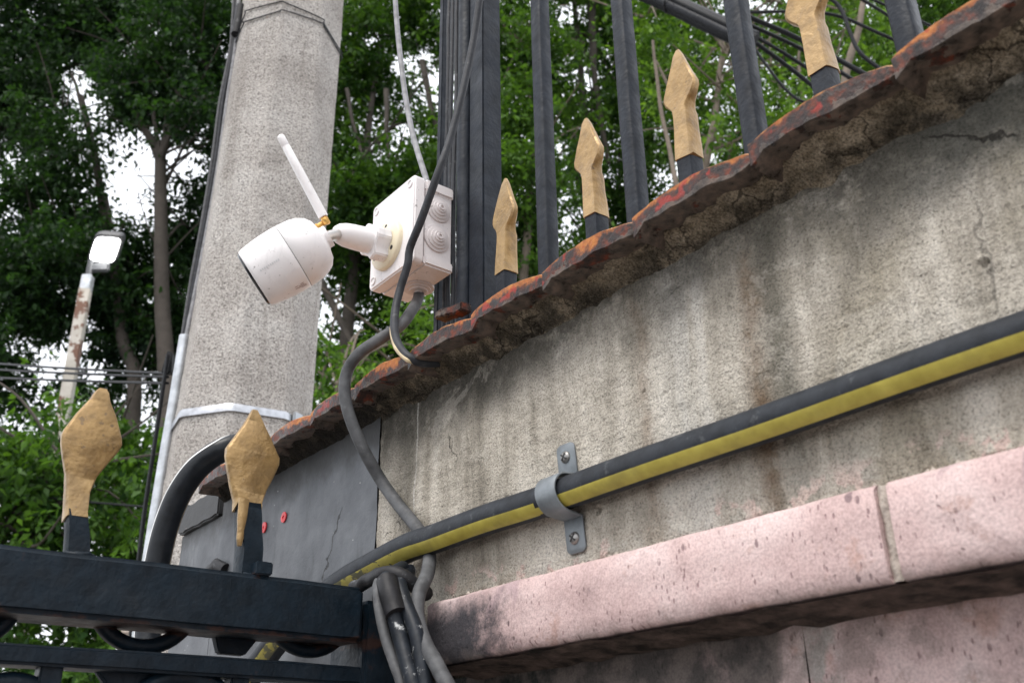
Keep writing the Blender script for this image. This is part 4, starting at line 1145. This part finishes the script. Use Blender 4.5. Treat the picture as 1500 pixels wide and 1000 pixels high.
# ------------------------------------------------------------------ trees
NR = np.random.default_rng(11)
EYE_N = np.array(EYE); CR = np.array(CAMROT)
GAPS = [  # openings between the crowns: direction given in photo pixels, radii, fraction of sprays left away
    (110, 112, 20, 36, 1.0), (138, 150, 18, 20, 1.0), (190, 264, 27, 30, 1.0), (172, 288, 18, 20, .9), (206, 305, 14, 16, .8), (205, 205, 14, 18, .9), (222, 195, 14, 16, .8),
    (185, 65, 20, 18, .8), (230, 38, 12, 18, .9), (280, 235, 30, 24, .9), (290, 190, 18, 20, .8), (30, 80, 16, 10, .8), (20, 320, 20, 24, .8), (15, 230, 10, 12, .8), (112, 505, 24, 26, 1.0), (75, 530, 28, 34, .95),
    (140, 540, 20, 20, .9), (30, 500, 18, 14, .8), (130, 470, 16, 16, .8), (200, 590, 18, 24, .9), (210, 560, 14, 12, .8), (60, 580, 12, 16, .8), (210, 440, 18, 18, .6), (330, 65, 12, 22, .9), (90, 420, 14, 14, .7), (40, 620, 14, 12, .6),
    (590, 90, 24, 22, 1.0), (620, 85, 16, 18, .9), (545, 55, 20, 16, .8), (590, 190, 28, 14, .95), (545, 190, 14, 14, .8), (580, 215, 12, 10, .9), (625, 140, 14, 20, .8), (520, 150, 12, 20, .5), (650, 20, 14, 16, .7), (470, 5, 20, 10, .8),
    (500, 430, 20, 22, .5), (535, 445, 14, 16, .6), (480, 480, 14, 18, .5), (520, 480, 18, 16, .5), (560, 480, 20, 20, .6), (500, 550, 20, 15, .6), (480, 400, 14, 20, .7), (630, 430, 16, 14, .7), (545, 520, 18, 12, .5),
    (840, 20, 30, 24, .8), (870, 120, 12, 26, .8), (850, 110, 16, 20, .7), (822, 215, 10, 28, .8), (838, 320, 16, 26, .9), (828, 345, 14, 20, .9), (862, 130, 10, 22, .8), (960, 190, 12, 20, .5), (965, 260, 10, 16, .7), (985, 65, 14, 10, .5),
    (1045, 225, 12, 14, 1.0), (1120, 15, 16, 10, .8), (1110, 0, 20, 10, .8), (890, 305, 14, 14, .6), (780, 230, 10, 14, .5), (1170, 110, 10, 10, .7), (1150, 130, 8, 10, .6), (1240, 30, 14, 12, .5), (900, 370, 18, 12, .6),
    (185, 925, 8, 8, .5), (60, 925, 22, 14, 1.0), (135, 820, 14, 10, .9), (165, 800, 8, 14, .8), (100, 935, 12, 8, .8), (75, 910, 30, 8, .9)]
def keepmask(P):
    d = (P - EYE_N) @ CR                              # world -> camera axes
    px = 750 + FPX * d[:, 0] / -d[:, 2]; py = 500 - FPX * d[:, 1] / -d[:, 2]
    keep = np.ones(len(P), bool)
    for gx, gy, rx, ry, a in GAPS:
        if gx > 440: rx, ry = rx * .82, ry * .82
        q = ((px - gx) / rx) ** 2 + ((py - gy) / ry) ** 2
        keep &= ~((q < NR.uniform(.55, 1.35, len(P))) & (NR.random(len(P)) < a))
    return keep

def leaves(name, mat, parent, lobes, density, size, tint, droop=.5):
    C, TI = [], []
    for c, r, wgt in lobes:
        n = int(density * wgt * (r[0] * r[1] * r[2]) ** (2 / 3) / .00135)
        q = max(3, n // 7)                            # twigs carry several sprays each: clumps with gaps between
        v = NR.normal(size=(q, 3)); v /= np.linalg.norm(v, axis=1)[:, None]
        rad = NR.random(q) ** .42
        cc = np.array(c) + v * rad[:, None] * np.array(r)
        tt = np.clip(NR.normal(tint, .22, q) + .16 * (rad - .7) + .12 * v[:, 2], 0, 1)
        C.append(np.repeat(cc, 7, 0) + NR.normal(size=(q * 7, 3)) * np.array([.10, .10, .085])); TI.append(np.repeat(tt, 7) + NR.normal(0, .07, q * 7))
    C = np.concatenate(C); TI = np.concatenate(TI)
    k = keepmask(C); C, TI = C[k], TI[k]
    n = len(C); m = 13                                # leaves along each drooping spray
    az = NR.uniform(0, 2 * np.pi, n); dip = NR.uniform(-.9, .25, n) * droop * 2
    D = np.stack([np.cos(az) * np.cos(dip), np.sin(az) * np.cos(dip), np.sin(dip)], 1)
    L = NR.uniform(.16, .36, n)
    t = np.linspace(0, 1, m)
    P = C[:, None, :] + D[:, None, :] * (L[:, None] * t[None])[..., None]
    P[..., 2] -= (t ** 2)[None] * L[:, None] * .35
    P += NR.normal(0, .016, P.shape)
    P = P.reshape(-1, 3); TI = np.repeat(TI, m) + NR.normal(0, .13, n * m)
    k = keepmask(P) | (NR.random(len(P)) < .35); P, TI = P[k], TI[k]
    N = len(P)
    a2 = NR.uniform(0, 2 * np.pi, N); el = NR.normal(-.55, .45, N)
    ax = np.stack([np.cos(a2) * np.cos(el), np.sin(a2) * np.cos(el), np.sin(el)], 1)
    up = NR.normal(size=(N, 3)) * .55 + np.array([0, 0, 1.0])
    sd = np.cross(ax, up); sd /= np.linalg.norm(sd, axis=1)[:, None] + 1e-9
    nn = np.cross(sd, ax)
    ln = size * NR.uniform(.55, 1.40, N); wd = ln * NR.uniform(.19, .27, N)
    V = np.empty((N, 4, 3), np.float32)
    V[:, 0] = P; V[:, 2] = P + ax * ln[:, None] - nn * (ln * .08)[:, None]
    mid = P + ax * (ln * .42)[:, None] + nn * (wd * .28)[:, None]
    V[:, 1] = mid + sd * wd[:, None]; V[:, 3] = mid - sd * wd[:, None]
    base = np.array(parent['_base'], np.float32)
    V = (V - base).reshape(-1, 3)
    me = bpy.data.meshes.new(name)
    me.vertices.add(N * 4); me.vertices.foreach_set('co', V.ravel())
    i = np.arange(N) * 4
    T = np.stack([i, i + 1, i + 2, i, i + 2, i + 3], 1).astype(np.int32)
    me.loops.add(N * 6); me.loops.foreach_set('vertex_index', T.ravel())
    me.polygons.add(N * 2); me.polygons.foreach_set('loop_start', np.arange(N * 2, dtype=np.int32) * 3)
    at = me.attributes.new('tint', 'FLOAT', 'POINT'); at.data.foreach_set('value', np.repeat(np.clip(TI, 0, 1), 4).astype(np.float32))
    me.update(); me.validate()
    me.materials.append(mat)
    o = bpy.data.objects.new(name, me); COL.objects.link(o); o.parent = parent; o['kind'] = 'stuff'; o['_base'] = Vector(base)
    return o

def tree(label, trunk, lobes, leafmat, bark, density=1.0, size=.068, tint=.4, r0=.13, extra=(), nlimb=9, ntwig=5, taper=.72):
    """trunk: points (px, py, Y) from low to high; lobes: (px, py, Y, radius, weight)"""
    tp = [aty(*q) for q in trunk]
    foot = tp[0].copy(); foot.z = 0.0
    root = thing('ficus_tree', label, 'tree', foot, 'street trees')
    path = spline([foot] + tp, 6)
    n = len(path)
    b = MB(); b.tube([q + mnoise.noise_vector(q * 1.3) * .03 for q in path], [r0 * (1 - taper * i / (n - 1)) for i in range(n)], 10); b.build('trunk', M[bark], root)
    L = [(aty(x, y, Y), (r, r * 1.05, r * .88), w) for x, y, Y, r, w in lobes]
    rl = random.Random(len(lobes) * 31 + int(r0 * 1000) + int(lobes[0][0]))
    starts = path[n // 2:]
    for k in range(nlimb):
        c, r, _ = L[k % len(L)]
        st = min(starts, key=lambda q: (q - c).length + rl.uniform(0, .8))
        en = c + Vector((rl.uniform(-.6, .6) * r[0], rl.uniform(-.6, .6) * r[1], rl.uniform(-.2, .8) * r[2]))
        md = st.lerp(en, .5) + Vector((rl.uniform(-.2, .2), rl.uniform(-.2, .2), rl.uniform(-.1, .3)))
        pl_ = spline([st, md, en], 7); m = len(pl_); rr_ = r0 * rl.uniform(.15, .28)
        b = MB(); b.tube([q + mnoise.noise_vector(q * 2.2) * .04 for q in pl_], [rr_ * (1 - .75 * i / (m - 1)) for i in range(m)], 7)
        for t in range(ntwig):
            a = pl_[rl.randrange(m // 3, m)]; e = a + Vector((rl.uniform(-.7, .7), rl.uniform(-.7, .7), rl.uniform(-.35, .7)))
            b.tube(spline([a, a.lerp(e, .5) + Vector((0, 0, rl.uniform(-.1, .15))), e], 4), [.012, .011, .010, .009, .008, .007, .006, .005, .004], 5)
        b.build('limb', M[bark], root)
    for pts, r in extra:
        q = spline([aty(*e) for e in pts], 7)
        b = MB(); b.tube([x + mnoise.noise_vector(x * 2.5) * .025 for x in q], [r * (1 - .5 * i / (len(q) - 1)) for i in range(len(q))], 8); b.build('limb', M[bark], root)
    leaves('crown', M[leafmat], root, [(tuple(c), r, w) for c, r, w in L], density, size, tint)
    return root

tree('dark leafy tree with a forked black trunk just left of the concrete pole',
     [(245, 640, 8.0), (243, 540, 8.0), (238, 430, 8.0), (236, 320, 8.0), (234, 235, 8.0)],
     [(250, 120, 8.1, .62, 1.0), (300, 60, 8.2, .75, 1.0), (330, 200, 8.6, .55, .9), (295, 160, 7.6, .40, .9), (180, 130, 8.0, .55, .8), (310, 330, 8.8, .60, 1.0), (300, 470, 8.8, .70, 1.0), (225, 110, 8.5, .5, .8), (280, 400, 9, .6, .7), (380, 250, 9, .8, .8), (350, 60, 8.5, .7, .9)],
     'leaf_dark', 'bark_dark', 1.45, .07, .42, .092, [(((234, 235, 8.0), (222, 205, 8.0), (205, 180, 8.0), (190, 140, 8.1)), .05), (((234, 235, 8.0), (243, 200, 8.0), (248, 150, 8.1), (262, 60, 8.3)), .05), (((283, 30, 8.0), (300, 90, 8.0), (312, 140, 8.0), (318, 170, 8.0)), .035)], taper=.38)
tree('broad dark tree filling the top left corner above the lit lamp',
     [(-60, 700, 9.0), (-40, 500, 9.0), (-20, 300, 9.0), (0, 150, 9.0)],
     [(20, 40, 9, .85, 1.0), (110, 25, 8.8, .75, .95), (180, 10, 9.2, .75, .9), (60, 95, 8.6, .55, .9), (-60, 130, 9, .9, 1), (10, 190, 9.2, .55, .9), (-120, -80, 9.5, 1.3, .8), (90, -130, 9.5, 1.2, .8), (270, -110, 9.5, 1.2, .8), (235, 20, 9.4, .6, .9), (140, 60, 9.3, .6, .8)],
     'leaf_dark', 'bark_dark', 1.5, .07, .34, .16)
tree('dark bushy tree behind the rusty lamp post with a thin bent stem',
     [(192, 640, 8.4), (180, 500, 8.4), (172, 420, 8.4), (152, 320, 8.4), (138, 220, 8.4), (118, 140, 8.5)],
     [(70, 190, 8.3, .50, .9), (95, 250, 8.2, .52, 1.0), (50, 300, 8.4, .60, 1.0), (60, 380, 8.3, .55, 1.0), (110, 370, 8.0, .45, .9), (30, 440, 8.4, .55, 1.0), (100, 430, 8.6, .5, .9), (150, 450, 8.8, .5, .8), (200, 500, 8.8, .55, .9), (60, 500, 8.9, .6, .8), (170, 560, 9, .6, .8), (20, 560, 8.6, .6, .9), (150, 390, 8.8, .35, .8), (240, 470, 9.0, .5, .8), (-60, 380, 8.8, .9, .9), (150, 352, 8.4, .30, 1.3), (205, 372, 8.6, .34, 1.2), (185, 420, 8.6, .36, 1.1)],
     'leaf_dark', 'bark_dark', 1.35, .068, .46, .075, [(((138, 220, 8.4), (125, 170, 8.4), (104, 110, 8.5)), .03), (((155, 290, 8.3), (165, 330, 8.2), (180, 360, 8.1)), .016)], taper=.6)
tree('fresh green low tree at the lower left behind the gate finial',
     [(-40, 1150, 5.4), (-20, 950, 5.4), (0, 820, 5.4), (30, 720, 5.4)],
     [(20, 640, 5.6, .34, 1.0), (60, 690, 5.4, .34, 1.0), (20, 760, 5.3, .36, 1.0), (110, 760, 5.6, .34, 1.0), (200, 650, 6.4, .40, 1.0), (205, 740, 6.2, .40, 1.0), (170, 800, 5.6, .30, 1.0), (120, 880, 5.6, .34, 1.0), (220, 850, 5.9, .34, .9), (140, 960, 5.4, .30, 1.0), (60, 980, 5.4, .26, .8), (180, 1010, 5.4, .3, 1), (40, 870, 5.6, .34, .9), (120, 650, 6.6, .45, 1.0), (-60, 720, 5.6, .5, 1.0)],
     'leaf_mid', 'bark_dark', 1.5, .062, .38, .05, nlimb=8)
tree('dark tree standing between the concrete pole and the junction box',
     [(470, 820, 8.2), (500, 560, 8.2), (520, 380, 8.2), (535, 230, 8.3), (548, 120, 8.4)],
     [(510, 60, 8.6, .60, .9), (560, 120, 8.6, .50, .8), (490, 210, 8.4, .55, 1.0), (520, 290, 7.6, .42, 1.1), (590, 265, 7.8, .45, 1.0), (640, 220, 8.6, .5, .8), (620, 320, 8.4, .45, .9), (500, 370, 8.4, .45, .9), (560, 400, 8.8, .55, .9), (620, 30, 8.8, .6, .9), (470, 130, 8.5, .45, .9), (530, -70, 9, 1.0, .9), (610, 480, 8.6, .5, 1.0), (520, 530, 8.8, .55, .9), (440, 330, 8.8, .7, .9)],
     'leaf_mid', 'bark_dark', 2.3, .064, .34, .095, [(((508, 130, 8), (518, 180, 8), (530, 240, 8), (545, 330, 8)), .022), (((566, 130, 8), (566, 190, 8), (568, 230, 8)), .03), (((470, 410, 7.8), (500, 470, 7.8), (530, 540, 7.8), (545, 600, 7.8)), .035), (((618, 90, 8), (632, 160, 8), (645, 220, 8)), .035)])
tree('fresh green bush showing low between the concrete pole and the coping',
     [(470, 900, 5.6), (470, 750, 5.6), (472, 640, 5.6)], [(470, 575, 5.6, .24, 1.0), (500, 545, 5.8, .22, .9), (450, 640, 5.8, .3, 1.0), (580, 505, 6.2, .28, .9), (540, 540, 6.2, .25, .8), (560, 700, 6.8, .55, .8), (700, 640, 7.2, .6, .8), (850, 600, 7.4, .6, .8), (620, 850, 7.0, .7, .8), (800, 800, 7.4, .7, .8)],
     'leaf_light', 'bark_light', 1.1, .060, .45, .035, nlimb=5)
tree('mid green tree behind the fence corner post and first gold finial',
     [(760, 700, 7.0), (765, 480, 7.0), (772, 330, 7.0), (790, 150, 7.1)],
     [(755, 60, 7.2, .50, 1.0), (740, 170, 7.0, .42, 1.05), (770, 250, 6.8, .40, 1.05), (745, 340, 7.2, .40, 1.0), (790, 360, 7.4, .36, .9), (720, 20, 7.8, .5, .9), (760, 430, 7.2, .4, 1.0), (700, 420, 7.5, .4, .9), (800, 120, 7.4, .45, .9), (680, 250, 8.0, .5, .9), (760, -90, 7.6, .9, .9), (820, 270, 7.8, .35, .7)],
     'leaf_mid', 'bark_light', 2.1, .060, .55, .07, [(((705, -20, 6.8), (716, 25, 6.8), (724, 60, 6.8)), .018)])
tree('tall dark tree with brown leaning stems behind the second gold finial',
     [(900, 760, 8.2), (905, 560, 8.2), (895, 400, 8.2), (872, 250, 8.2), (848, 100, 8.3), (838, -40, 8.4)],
     [(900, 50, 8.4, .55, .9), (850, 170, 8.8, .5, .7), (905, 170, 8.2, .42, .9), (880, 260, 8.4, .40, .8), (930, 280, 8.4, .45, .9), (840, 40, 9.0, .55, .6), (960, 100, 8.6, .5, .9), (880, 360, 8.8, .45, .8), (960, 200, 8.6, .42, .8), (880, -90, 8.8, 1.0, .8), (980, 330, 8.8, .5, .9), (1000, 20, 9, .6, .8)],
     'leaf_mid', 'bark_dark', 1.9, .064, .34, .085, [(((815, 130, 8), (836, 190, 8), (862, 260, 8), (895, 330, 8)), .04), (((868, 0, 8), (868, 80, 8), (876, 150, 8), (890, 240, 8)), .045), (((840, 240, 7.8), (860, 290, 7.8), (890, 340, 7.8)), .03)])
tree('bright green tree with pale forked stems behind the right hand bars',
     [(1010, 560, 6.0), (1020, 400, 6.0), (1030, 260, 6.0), (1046, 170, 6.0), (1062, 60, 6.1)],
     [(985, 130, 6.2, .30, 1.0), (950, 60, 6.4, .32, .9), (1040, 120, 6.0, .18, .9), (1070, 200, 6.0, .24, 1.0), (1065, 120, 6.4, .26, .8), (1150, 165, 6.0, .26, 1.0), (1180, 60, 6.3, .28, .9), (1260, 40, 6.2, .30, 1.0), (1230, 110, 6.2, .24, .9), (1300, 95, 6.3, .26, 1.0), (1000, -50, 6.6, .6, .9), (1200, -60, 6.6, .6, .9), (1140, 230, 6.4, .3, .9)],
     'leaf_light', 'bark_light', 1.5, .055, .50, .06, [(((1030, 260, 5.9), (1012, 200, 5.9), (990, 150, 5.9), (960, 90, 5.9)), .022), (((1000, 300, 5.8), (985, 250, 5.8), (965, 140, 5.8), (955, 60, 5.8)), .022), (((1225, 190, 5.8), (1240, 100, 5.8), (1262, 20, 5.8), (1270, -40, 5.8)), .035), (((1180, 170, 6), (1170, 100, 6), (1176, 60, 6)), .018), (((1130, 110, 6), (1150, 140, 6), (1170, 150, 6)), .018)])
tree('dark tree at the top right behind the cable fan',
     [(1330, 520, 8.0), (1330, 300, 8.0), (1325, 150, 8.0), (1320, 40, 8.0)],
     [(1150, 60, 8.2, .55, .9), (1230, 130, 8.2, .5, .9), (1310, 60, 8.0, .5, 1.0), (1400, 20, 8.0, .55, 1.0), (1120, 190, 8.3, .5, .9), (1060, 60, 8.4, .5, .8), (1040, 220, 8.5, .45, .8), (1280, -60, 8.2, 1.0, .9), (1440, -60, 8.2, .9, .9), (1420, 120, 8.4, .7, .9), (1200, 240, 8.5, .6, .9)],
     'leaf_mid', 'bark_light', 1.5, .062, .40, .08)

for o in bpy.data.objects:
    if '_base' in o: del o['_base']
